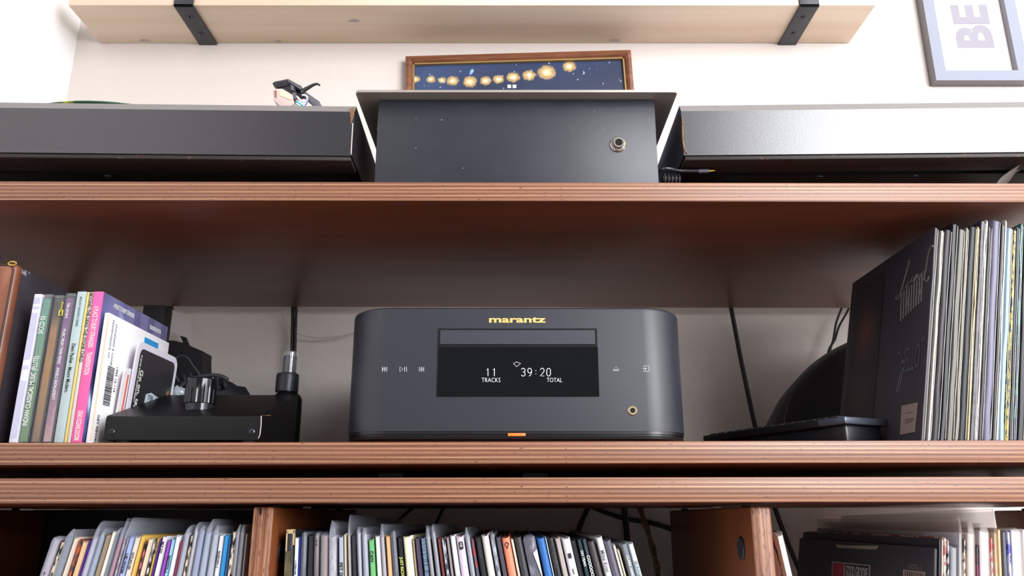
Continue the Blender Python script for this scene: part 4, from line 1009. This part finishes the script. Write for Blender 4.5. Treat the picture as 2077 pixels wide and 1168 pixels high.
LEFT = [
 (108, 122, 1092, cardm((186, 170, 184)), 'mauve crinkled record spine, leftmost of the left bay', 1090, [('F', 6, 1163, K, FRONT)]),
 (123, 132, 1097, scr, 'cream record spine with black scrawl, second in the left bay', None, None),
 (133, 149, 1089, cardm((104, 112, 130)), 'slate record spine in tall peaked sleeve near left end', 1073, None),
 (151, 160, 1089, cardm((224, 208, 190)), 'cream record spine right of the peaked slate sleeve', None, None),
 (161, 167, 1094, scr3, 'dark record spine with rusty red marks in left bay', None, None),
 (168, 180, 1097, cardm((222, 188, 146)), 'tan record spine with bowed edge in left bay', None, None),
 (181, 186, 1094, cardm((84, 40, 140)), 'thin violet record spine left of the tallest left sleeve', None, None),
 (187, 200, 1090, cardm((200, 196, 214)), 'pale lavender record in sleeve with torn high corner', 1058, None),
 (201, 213, 1089, cardm((148, 170, 196)), 'light steel blue sleeved record beside the torn corner', 1072, None),
 (215, 226, 1083, cardm((152, 132, 108)), 'olive brown record spine, worn, left of white torn one', None, None),
 (227, 235, 1078, cardm((240, 236, 226)), 'white record spine with torn ragged edge', None, None),
 (236, 242, 1081, cardm((20, 20, 24), .1), 'black record spine left of the crimson one', 1070, None),
 (243, 250.5, 1091, cardm((196, 60, 96)), 'crimson record spine under rounded clear sleeve', 1054, None),
 (251.5, 257, 1091, crinkm((50, 52, 84), (200, 200, 214)), 'navy record spine with white flecks beside crimson', 1052, None),
 (258, 262, 1089, cardm((168, 158, 176)), 'greyish lilac thin record spine beside navy fleck one', None, None),
 (263, 272.5, 1088, cardm((164, 180, 224)), 'periwinkle blue record spine lettered UK-WX44', None, [('UK-WX44', 6, 1122, K, DOWN)]),
 (274, 285, 1088, cardm((222, 212, 200)), 'cream record spine lettered NTLA5130 with black letters', None, [('NTLA5130', 5, 1120, K, DOWN)]),
 (286, 294.5, 1085, cardm((226, 186, 92)), 'mustard yellow record spine in left bay', None, None),
 (295, 299.5, 1098, scrp, 'pink record spine with black scrawl beside mustard', None, None),
 (300, 311, 1092, cardm(CR), 'broad cream record spine, stained top, mid left bay', None, None),
 (312, 318, 1092, scrbw, 'black record spine with white scribble in left bay', None, None),
 (319, 324, 1090, cardm((204, 170, 84)), 'dull gold record spine with tiny black letters', None, [('ALSO SPR', 4, 1098, K, DOWN)]),
 (324.5, 328, 1092, cardm((92, 50, 150)), 'thin dark violet record spine beside dull gold', None, None),
 (329, 339, 1087, cardm((226, 224, 226)), 'white record spine lettered MLP 535', None, [('MLP 535', 4.5, 1098, K, DOWN)]),
 (340, 347.5, 1095, cardm((150, 72, 182)), 'bright purple record spine in left bay', None, None),
 (348.5, 355.5, 1092, cardm((150, 200, 220)), 'aqua record spine lettered 9607775-1', None, [('9607775-1', 5.5, 1126, K, DOWN)]),
 (356.5, 366, 1086, cardm((236, 236, 246)), 'bright white record spine left of maroon one', None, None),
 (366.5, 371, 1096, cardm((144, 60, 84)), 'thin maroon record spine before the sleeved cluster', None, None),
 (374, 386, 1080, cardm((170, 172, 186)), 'grey sleeved record with crumpled peak, first of sleeved cluster', 1065, None),
 (387, 392, 1084, scr, 'cream record with dark spots between crumpled sleeves', None, None),
 (393, 402, 1078, cardm((196, 184, 190)), 'pinkish grey sleeved record with narrow pointed peak', 1060, None),
 (403, 416, 1078, cardm((136, 148, 190)), 'dusty blue sleeved record in left bay cluster', 1066, None),
 (417, 430, 1079, cardm((164, 176, 198)), 'icy blue sleeved record with the tallest folded peak', 1054, None),
 (431, 443, 1082, cardm((184, 190, 202)), 'silvery sleeved record left of SHZ letters', 1066, None),
 (445, 454, 1084, cardm((226, 224, 226)), 'white record spine lettered SHZ2391-1', None, [('SHZ2391-1', 5, 1117, K, DOWN)]),
 (455, 464.5, 1085, cardm((44, 140, 200)), 'bright azure blue record spine in left bay', None, None),
 (465, 469, 1086, cardm((60, 90, 140)), 'thin denim blue record spine beside azure one', None, None),
 (470, 478, 1077, scr, 'ragged cream record spine with spots near left divider', None, None),
 (479.5, 487, 1078, cardm((128, 118, 132)), 'dusky mauve sleeved record near the left divider', 1064, None),
 (489, 497, 1078, cardm((128, 116, 108)), 'taupe sleeved record second from the left divider', 1064, None),
 (498, 503.5, 1080, cardm((150, 142, 142)), 'thin warm grey record pressed against the left divider', None, None),
]
lt = [(110, .20), (200, .17), (290, .14), (380, .09), (450, .04), (505, .0)]
for (a, b_, y, m, lab, sl, tx_), rf in zip(LEFT, layout(LEFT, lt, .672, -.03)):
    record(a, b_, y, m, lab, interp(lt, a), group='records in the left bay', slv=sl, txt=tx_, ref=rf)
scr4 = crinkm((60, 62, 72), (190, 194, 204))
MID = [
 (581, 597, 1075, crinkm((34, 36, 44), (44, 46, 54)), 'black boxed record with cream frayed edge at left divider', None, None),
 (597.5, 606.5, 1090, cardm((238, 238, 244)), 'white record spine lettered 58706511', None, [('58706511', 5, 1166, mat('ink_blue', (50, 50, 110), .6), UP)]),
 (607, 610.5, 1088, cardm((40, 56, 150)), 'thin royal blue record spine beside 58706511 one', None, None),
 (611.5, 624, 1083, cardm((66, 70, 82)), 'dark slate glossy sleeved record with white nicks', 1080, None),
 (625, 636, 1084, cardm((36, 36, 40), .1), 'black record spine right of dark slate sleeve', None, None),
 (637.5, 648, 1084, cardm((110, 88, 78)), 'brown sleeved record with two black marks', 1078, [('= =', 6, 1094, K, DOWN)]),
 (650, 665, 1085, cardm((156, 138, 130)), 'taupe sleeved record left of high square sleeve', 1080, None),
 (667, 682, 1086, crinkm((206, 200, 204), (170, 160, 164)), 'mottled white record in high square cornered sleeve', 1057, None),
 (686, 696, 1087, cardm((176, 184, 200)), 'pale grey-blue record with black capitals low on its spine', None, [('PET SH', 7, 1140, K, DOWN)]),
 (697, 702.5, 1082, cardm((206, 192, 166)), 'thin cream record spine before the tallest dark sleeve', None, None),
 (703.5, 711, 1084, cardm((178, 166, 132)), 'khaki record in the tallest, smoky clear sleeve', 1047, None),
 (712.5, 721, 1083, cardm((46, 46, 58)), 'dark navy record right of the tallest sleeve', None, None),
 (722.5, 732, 1080, cardm((170, 156, 172)), 'lilac grey sleeved record with crumpled open top', 1069, None),
 (733, 745.5, 1084, cardm((160, 158, 176)), 'crinkled silvery sleeved record left of green one', 1071, None),
 (747, 758, 1092, cardm((112, 184, 118)), 'green record spine with black capitals in middle bay', None, [('CAN', 7, 1117, K, DOWN)]),
 (760, 769, 1086, cardm((238, 236, 240)), 'white record spine right of the green one', None, None),
 (771, 780, 1086, cardm((186, 164, 172)), 'dusty pink sleeved record with flyaway corner', 1063, None),
 (781, 790, 1086, cardm((226, 180, 130)), 'peach tan record spine in middle bay', None, None),
 (792, 803.5, 1080, cardm((38, 40, 52)), 'glossy midnight blue sleeved record with nicked top', 1077, None),
 (805, 815, 1088, cardm((24, 24, 28), .1), 'black record spine lettered JUST RICHT in yellow', None, [('JUST RICHT', 5.5, 1130, mat('ink_lime', (206, 214, 110), .6), DOWN)]),
 (816.5, 834, 1087, cardm((244, 238, 206)), 'broad ivory record spine in middle bay', None, None),
 (835, 839.5, 1093, cardm((176, 156, 130)), 'thin tan ridged record spine beside ivory', None, None),
 (840.5, 850, 1090, cardm((76, 66, 90)), 'dark plum record spine in middle bay', None, None),
 (852, 862, 1090, crinkm((70, 88, 112), (130, 150, 172), (200, 200, 700)), 'steel blue record spine with fine pale ticks', None, None),
 (864, 872.5, 1086, cardm((128, 118, 114)), 'warm grey record in sleeve with leaf shaped peak', 1066, None),
 (875, 885, 1090, cardm((88, 74, 86)), 'dusky plum record in sleeve with curled peak', 1065, None),
 (886.5, 893, 1090, cardm((112, 58, 50)), 'rust brown record spine in middle bay', None, None),
 (894.5, 902.5, 1091, scr4, 'black and silver crinkled record beside rust brown', None, None),
 (904, 910, 1089, cardm((150, 140, 142)), 'thin grey taupe record left of crinkled white one', None, None),
 (911.5, 922.5, 1085, cardm((226, 226, 230)), 'white crinkled record spine left of lilac pink', None, None),
 (924, 940, 1086, cardm((222, 204, 224)), 'lilac pink record spine with black stamped emblem', None, 'stamp'),
 (943, 953, 1088, cardm((120, 122, 134)), 'silver black record in slender twisted sleeve', 1070, None),
 (954, 961, 1091, crinkm((90, 90, 110), (170, 70, 66), (60, 60, 60)), 'grey-blue record with red patch beside twisted sleeve', None, None),
 (962, 974.5, 1087, cardm((30, 36, 40), .1), 'black teal record spine with faint letters', None, [('THE WAR', 5, 1100, mat('ink_dim', (74, 74, 78), .6), DOWN)]),
 (975.5, 990, 1084, cardm((222, 214, 206)), 'broad off-white record spine, middle bay centre', None, None),
 (992, 1003, 1083, scr4, 'crinkled foil-like dark record right of broad off-white', 1080, None),
 (1004, 1014.5, 1088, cardm((78, 72, 84)), 'grey plum record spine left of coral', None, None),
 (1016, 1033.5, 1089, cardm((240, 138, 108)), 'coral orange record spine with black triangle mark', None, 'tri'),
 (1035, 1041, 1091, cardm((230, 214, 196)), 'thin cream record spine right of coral', None, None),
 (1042, 1056.5, 1088, cardm((54, 54, 60)), 'charcoal record spine left of crinkled wrap', None, None),
 (1059, 1084, 1089, crinkm((44, 40, 46), (150, 146, 156), (150, 60, 50), .54, .62), 'thick dark record in crinkled wrap with white wedge', 1086, 'wedge'),
 (1087, 1104, 1090, cardm((42, 104, 176)), 'royal blue record spine, broad, in middle bay', None, None),
 (1104.5, 1107.5, 1089, cardm((232, 232, 238)), 'very thin white record spine beside broad royal blue', None, None),
 (1108.5, 1122, 1088, cardm((30, 30, 34), .1), 'black record spine with dim capitals right of blue', None, [('WOODS LAKES', 5, 1101, mat('ink_dim', (74, 74, 78), .6), DOWN)]),
 (1123.5, 1135, 1090, cardm((180, 168, 164)), 'taupe grey record spine left of white symbols one', None, None),
 (1138, 1155.5, 1090, cardm((230, 228, 238)), 'white record spine with small black square symbols', None, 'sym'),
 (1157.5, 1167, 1094, cardm((26, 26, 30), .1), 'black record spine right of white symbols one', None, None),
 (1168.5, 1178, 1092, cardm((34, 52, 62)), 'dark teal record spine lettered OH YEAH', None, [('OH YEAH', 5, 1116, Wt, DOWN)]),
 (1179, 1188, 1092, cardm((54, 64, 74)), 'slate teal record spine with column of white dots', None, [('COOOOOO', 6, 1126, Wt, DOWN)]),
 (1189.5, 1205, 1096, cardm((62, 52, 54)), 'dark brown record spine left of white one with grey name', None, None),
 (1207, 1221, 1088, cardm((238, 236, 236)), 'white rounded record spine with a grey name, tallest near right end', None, [('Mike Krol', 7.5, 1115, mat('ink_grey', (110, 110, 122), .6), DOWN)]),
 (1222.5, 1239, 1095, cardm((92, 88, 104)), 'slate purple record spine with worn pale top', None, None),
 (1241, 1249.5, 1103, cardm((232, 222, 206)), 'cream record spine, lower, right of slate purple', None, None),
 (1250, 1256, 1113, cardm((226, 214, 190)), 'lowest thin cream record spine near right end of middle bay', None, None),
 (1258.5, 1271, 1101, cardm((122, 130, 138)), 'grey record spine with white capitals, second last in middle bay', None, [('CLARK HARD', 5, 1126, Wt, DOWN)]),
 (1272, 1284, 1101, cardm((206, 214, 220)), 'pale silver record with thin grey capitals, last in middle bay', None, [('GUNNAR', 6, 1137, M_tgrey, DOWN)]),
]
mt = [(600, -.03), (700, -.08), (830, -.14), (1030, -.20), (1150, -.22), (1215, -.24), (1285, -.25)]
for (a, b_, y, m, lab, sl, tx_), rf in zip(MID, layout(MID, mt, .672, -.03)):
    sp = tx_ if isinstance(tx_, str) else None
    t, wd, H = record(a, b_, y, m, lab, interp(mt, a), group='records in the middle bay', slv=sl, txt=None if sp else tx_, ref=rf, slvm=(M_frostyd if sl and y - sl < 8 else None))
    k = camz(P(a, y, .672)) / F
    if sp == 'stamp':
        fin('black_emblem', box(B(), (-wd * .28, -.0005, H - 27 * k), (wd * .3, -.0001, H - 12 * k), .0008), M_tk, t, local=True); text('NE', 5 * k / .7, (0, -.0007, H - 14 * k), DOWN, Wt, t, local=True)
    if sp == 'tri':
        fin('triangle_mark', tube(B(), [(-wd * .22, -.0004, H - 13 * k), (0, -.0004, H - 10 * k), (wd * .25, -.0004, H - 13 * k), (0, -.0004, H - 23 * k)], .0004, 5, True), M_tk, t, local=True)
    if sp == 'wedge':
        fin('white_wedge', prism(B(), [(wd * .1, -.0018, H - 32 * k), (wd * .5, -.0018, H - 26 * k), (wd * .5, -.0018, H - 85 * k)], (0, .0006, 0)), M_white, t, local=True, smooth=False)
    if sp == 'sym':
        fin('square_symbol', box(B(), (-wd * .22, -.0004, H - 41 * k), (wd * .22, .0, H - 31 * k)), M_tk, t, local=True, smooth=False)
        fin('dash_symbol', box(B(), (-wd * .05, -.0004, H - 72 * k), (wd * .06, .0, H - 61 * k)), M_tk, t, local=True, smooth=False)
# frayed cream edge of the boxed record at the divider
t = bpy.data.objects['record.041'] if 'record.041' in bpy.data.objects else None
if t:
    wd = 16 * .7 / F * .93; H_ = [v for v in t.children if v.name.startswith('jacket')][0].data.vertices; hh = max(v.co.z for v in H_)
    for (u0, u1, c0_, c1_) in ((-.5, .5, -.003, .0004), (-.5, -.34, -.018, 0), (.34, .5, -.012, 0)):
        fin('frayed_edge', box(B(), (wd * u0, -.0006, hh + c0_), (wd * u1, .004, hh + c1_), .0003), mat('frayed_cream', (200, 176, 134), .8), t, local=True)
    fin('olive_label', box(B(), (-wd * .5, -.0006, hh - .10), (wd * .5, .0005, hh - .0165)), mat('olive_label', (108, 96, 66), .6, mottle=((52, 56, 50), (60, 60, 30), .4, .6)), t, local=True, smooth=False)

# right bay
record(1571, 1589, 1079, mat('white_lean', (236, 228, 220), .5, mottle=((70, 60, 84), (500, 60, 30), .58, .62)), 'white and dark book-like record leaning on the right divider', -.15, Yf=.69, group='records in the right bay', soft=.003)
RIGHT = [
 (1894, 1903, 1111, cardm((50, 48, 56), .05), 'front black record in right bay, groove sticker on its cover', None, None),
 (1904, 1909.5, 1092, cardm((46, 44, 54), .05), 'taller black record right behind the groove sticker one', None, None),
 (1910, 1914, 1094, cardm((236, 228, 214)), 'thin white record spine in right bay, third along', None, None),
 (1914.5, 1920.5, 1090, crinkm((226, 214, 200), (170, 76, 70), (60, 60, 60)), 'cream and red record spine with rounded top corner', None, None),
 (1921.5, 1926, 1094, scrbw, 'black and white scrawled record spine in right bay', None, None),
 (1928, 1942, 1109, cardm((150, 150, 156)), 'low grey record cover in front of the tall sleeve', None, None),
 (1944, 1951.5, 1080, cardm((222, 222, 232)), 'white record in tall straight frosted sleeve', 1047, None),
 (1953, 1959, 1093, scr, 'cream and dark speckled record spine in right bay', None, None),
 (1960, 1978, 1081, cardm((214, 204, 198)), 'broad beige record in round cornered frosted sleeve', 1057, None),
 (1979.5, 1984.5, 1105, crinkm((120, 44, 74), (40, 36, 46), (20, 20, 30)), 'short maroon record spine in right bay', None, None),
 (1986, 2007, 1077, cardm((230, 220, 228)), 'broad lavender white record in sloping sleeve', 1061, None),
 (2008.5, 2013.5, 1090, crinkm((226, 200, 196), (206, 90, 84)), 'thin pale record with reddish flecks in right bay', None, None),
 (2014.5, 2021.5, 1080, cardm((240, 222, 180)), 'buttery record in the highest peach tinted sleeve', 1033, None),
 (2023, 2030.5, 1073, cardm((222, 178, 130)), 'orange tan record spine in right bay', None, None),
 (2032, 2041, 1077, cardm((88, 92, 110)), 'dark slate record spine near the right frame edge', None, None),
 (2042, 2049, 1077, crinkm((226, 226, 240), (90, 90, 190), (60, 60, 30)), 'white record spine with blue streak near frame edge', None, None),
 (2050, 2070, 1076, cardm((244, 242, 244)), 'very broad white record spine at the right edge', 1070, None),
 (2073, 2090, 1073, cardm((236, 234, 236)), 'white record cut by the right frame edge', None, None),
]
gt_ = [(1894, .165), (1950, .15), (2000, .14), (2090, .10)]
GG = None
for (a, b_, y, m, lab, sl, tx_), rf in zip(RIGHT, layout(RIGHT, gt_, .675, -.03)):
    r_ = record(a, b_, y, m, lab, interp(gt_, a), group='records in the right bay', slv=sl, txt=tx_, Yf=.675, slvm=M_frosty2, ref=rf)
    if GG is None: GG = r_
def onface(t, xl, px, py):
    """local (y,z) where the sight line meets the face x = xl of a leaning record"""
    Mi = MW[t.name].inverted(); o_ = Mi @ Vector((0, 0, 0)); d_ = Mi.to_3x3() @ ray(px, py); k = (xl - o_.x) / d_.x; q = o_ + d_ * k; return q.y, q.z
t, wd, H = GG; xf = -wd / 2 - .0003
def lf(px, py): y, z = onface(t, xf, px, py); return (xf, y, z)
def lquad(name, pts, m, label=None, off=.0002): return fin(name, prism(B(), [lf(*p) for p in pts], (-off, 0, 0)), m, t, local=True, smooth=False, label=label)
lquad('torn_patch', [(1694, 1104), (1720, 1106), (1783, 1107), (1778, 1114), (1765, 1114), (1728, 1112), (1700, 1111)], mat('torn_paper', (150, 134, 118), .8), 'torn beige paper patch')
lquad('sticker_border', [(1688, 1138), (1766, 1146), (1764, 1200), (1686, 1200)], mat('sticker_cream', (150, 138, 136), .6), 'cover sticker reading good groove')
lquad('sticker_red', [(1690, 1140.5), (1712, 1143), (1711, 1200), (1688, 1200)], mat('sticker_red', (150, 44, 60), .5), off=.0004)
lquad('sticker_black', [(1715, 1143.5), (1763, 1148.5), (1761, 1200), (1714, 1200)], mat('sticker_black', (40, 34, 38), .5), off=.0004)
q = lf(1761, 1160); q2 = lf(1717, 1158)
LFd = (Vector((0, -1, 0)), Vector((0, 0, 1)))
o = text('GOOD GROOVE', .014, (xf - .0006, q2[1], q2[2]), LFd, mat('sticker_grey', (176, 170, 166), .6), t, local=True, bold=.0003, fit=abs(q2[1] - q[1]))
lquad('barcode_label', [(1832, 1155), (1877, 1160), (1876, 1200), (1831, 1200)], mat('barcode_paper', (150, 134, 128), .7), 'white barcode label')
for k in range(9):
    xx = 1836 + k * 4.4; lquad('bar', [(xx, 1158 + k * .5), (xx + 2, 1158 + k * .5), (xx + 2, 1200), (xx, 1200)], mat('bar_dark', (70, 60, 62), .6), off=.0004)
q = lf(1844, 1149); text('NOTE-12', .006, (xf - .0004, q[1], q[2]), LFd, mat('ink_dim2', (120, 108, 106), .6), t, local=True)

# seven-inch singles on the middle shelf, right
SG = 'seven inch singles on the middle shelf'
kw = dict(zb=ZS, depth=.178, Yf=.664, name='single_record', cat='record', group=SG, shrink=.9)
blk = cardm((58, 54, 62), .1)
SING = [
 (1896, 1904, 460, blk, 'front seven inch single with big silver script on black cover', .0009),
 (1909, 1915, 466, cardm((206, 198, 190), .2), 'creased white single sleeve with bulging open edge', .003),
 (1916.5, 1931, 464, cardm((36, 32, 38), .1), 'dark mauve single sleeve just right of creased white one', .002),
 (1933, 1944, 452, cardm((26, 28, 34), .1), 'slate black single sleeve with tall thin pointed corner', .0012),
 (1945, 1958, 463, cardm((98, 96, 90), .2), 'grey paper single sleeve with wavy opening', .002),
 (1960, 1966, 461, cardm((134, 128, 114), .2), 'beige paper single sleeve beside grey wavy one', .002),
 (1967, 1982, 458, cardm((20, 23, 28), .1), 'blue-black single sleeve in the middle of the singles', .001),
 (1983, 1987, 459, cardm((228, 206, 150), .2), 'thin cream yellow single spine among the singles', .0012),
 (1989, 1999, 447, crinkm((62, 60, 70), (28, 26, 32), (3, 3, 26), .48, .52), 'grey single sleeve with broad black bars', .0008),
 (2000, 2004, 445, cardm((240, 238, 236), .2), 'white edged single with highest folded corner', .0015),
 (2005, 2013, 458, cardm((30, 28, 33), .1), 'dark grey single left of the lilac one', .001),
 (2015, 2030, 446, cardm((112, 110, 130), .1), 'lilac grey single sleeve, broad', .0009),
 (2031, 2037, 452, cardm((20, 20, 24), .1), 'black single sleeve between lilac and white', .0009),
 (2039, 2042, 445, cardm((244, 242, 242), .1), 'thin bright white single spine at right', .0012),
 (2044, 2055, 461, cardm((142, 170, 188), .15), 'pale sky blue single sleeve', .001),
 (2056, 2061, 463, crinkm((220, 190, 60), (40, 36, 30)), 'yellow and black patterned single sleeve', .001),
 (2062, 2069, 458, cardm((36, 38, 44), .1), 'dark steel single sleeve near the frame edge', .001),
 (2070, 2076, 453, crinkm((40, 60, 80), (70, 130, 120), (30, 30, 20)), 'blue green picture single cut by frame edge', .001),
 (2078, 2091, 455, cardm((26, 26, 32), .1), 'black single at right frame edge, only its lower half in view', .001),
 (2093, 2101, 458, cardm((190, 184, 176), .2), 'off-white single low at the right frame edge', .0012),
 (2103, 2117, 452, cardm((58, 60, 74), .1), 'slate blue single showing only low at the frame edge', .001),
 (2119, 2130, 456, cardm((150, 146, 140), .2), 'grey card single whose bottom corner meets the frame edge', .001),
 (2132, 2150, 455, cardm((40, 38, 44), .1), 'last black single of the row beyond the right frame edge', .001),
]
first = None
for (a, b_, y, m, lab, wb), rf in zip(SING, layout(SING, .21, .664, .15, True)):
    r_ = record(a, b_, y, m, lab, .21, wob=min(wb, .0012), soft=.0014, ref=rf, **kw)
    if first is None: first = r_
    t2, wd2, H2 = r_
    # worn pale opening edges
    for s in (1,):
        bm = B(); n_ = 22; sd = a * .7
        tube(bm, [(s * wd2 * .46 + noise.noise(Vector((sd * 3.1 if False else sd, H2 * k / n_ * 30, 0))) * wb * .25, -.0002, H2 * (k + .3) / (n_ + .6)) for k in range(n_ + 1)], [.00016 + .00020 * abs(noise.noise(Vector((sd, k * .9, 2)))) for k in range(n_ + 1)], 5)
        fin('pale_edge', bm, M_inner, t2, local=True)
t, wd, H = first; xf = -wd / 2 - .0003
ar = t
M_sil = mat('silver_script', (120, 110, 112), .4); M_hel = mat('dim_teal_ink', (78, 86, 98), .5)
def stroke(pts, r, m, name='script_stroke'): return fin(name, tube(B(), [v for v in smooth_pts([lf(*p) for p in pts], 6)], r, 5), m, ar, local=True)
stroke([(1893, 500), (1889, 499), (1883, 515), (1878, 545), (1875, 565), (1881, 570), (1884, 560)], .0007, M_sil)
stroke([(1843, 531), (1845, 528), (1842, 540), (1835, 565), (1828, 590), (1822, 605), (1817, 605), (1821, 598)], .0007, M_sil)
stroke([(1842, 572), (1838, 583), (1843, 580)], .0006, M_sil)
stroke([(1852, 560), (1847, 572), (1853, 568), (1857, 560)], .0006, M_sil)
stroke([(1859, 556), (1855, 572), (1862, 556), (1863, 568), (1869, 553)], .0006, M_sil)
stroke([(1869, 562), (1874, 550), (1870, 564), (1876, 566)], .0006, M_sil)
for k in range(9):
    xx = 1829 + k * 5.2; yy = 597 - k * 4.0
    stroke([(xx, yy - 3), (xx - 1.2, yy + 25), (xx - 2.2, yy + 54 - k * 1.0)], .0007, M_sil, 'capital_stroke')
for k in range(2): stroke([(1838 + k * 26, 598 - k * 20), (1841 + k * 26, 612 - k * 20), (1837 + k * 26, 622 - k * 20)], .0006, M_sil, 'capital_stroke')
q = lf(1829, 725); q2 = lf(1868, 700)
o = text('HELLO', .034, (xf - .0003, q[1], q[2] - .006), LFd, M_hel, ar, local=True, bold=-.0001, fit=abs(q2[1] - q[1]))
stroke([(1832, 745), (1827, 775), (1821, 797)], .0005, M_hel); stroke([(1827, 755), (1823, 775), (1818, 797)], .0005, M_hel)
stroke([(1824, 712), (1823, 718)], .0005, M_hel); stroke([(1872, 686), (1870, 692)], .0005, M_hel); stroke([(1875, 684), (1873, 690)], .0005, M_hel)
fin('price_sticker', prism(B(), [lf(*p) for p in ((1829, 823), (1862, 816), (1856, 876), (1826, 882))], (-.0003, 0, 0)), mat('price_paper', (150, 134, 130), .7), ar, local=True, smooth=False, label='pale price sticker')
for k, (yy, w_) in enumerate(((838, 16), (850, 18), (853, 18), (857, 14))):
    fin('sticker_print', prism(B(), [lf(1837, yy), lf(1837 + w_, yy - 3), lf(1837 + w_, yy - 1), lf(1837, yy + 2)], (-.0005, 0, 0)), mat('sticker_ink', (108, 96, 98), .7), ar, local=True, smooth=False)
def portrait(u, v):
    d = math.hypot((u - .5) / .35, (v - .62) / .22); c = mixc((46, 42, 50), (104, 62, 56), 1.2 - d)
    d2 = math.hypot((u - .45) / .5, (v - .2) / .35); return mixc(c, (84, 58, 54), .8 - d2)
y0_, z0_ = onface(ar, xf, 1775, 800)
painted('cover_portrait', (xf - .0001, .165, .03), (xf - .0001, .095, .03), (xf - .0001, .165, H - .012), 24, 40, portrait, M_print, ar, local=True, label='dim reddish printed portrait')

# both turntables stand turned a little inwards, outer ends nearer the room
for o_, cx_, a_ in ((tl, P(717, 265, .66).x, 1.3), (tr, P(1384, 265, .66).x, -1.3)):
    pv = Matrix.Translation((cx_, .66, 0))
    o_.matrix_world = pv @ Matrix.Rotation(radians(a_), 4, 'Z') @ pv.inverted() @ MW[o_.name]

# ------------------------------------------------------------------ label check
seen = {}
for o in bpy.data.objects:
    if o.get('label') and o.get('category'):
        if o['label'] in seen: print('DUP LABEL', o['label'])
        seen[o['label']] = 1
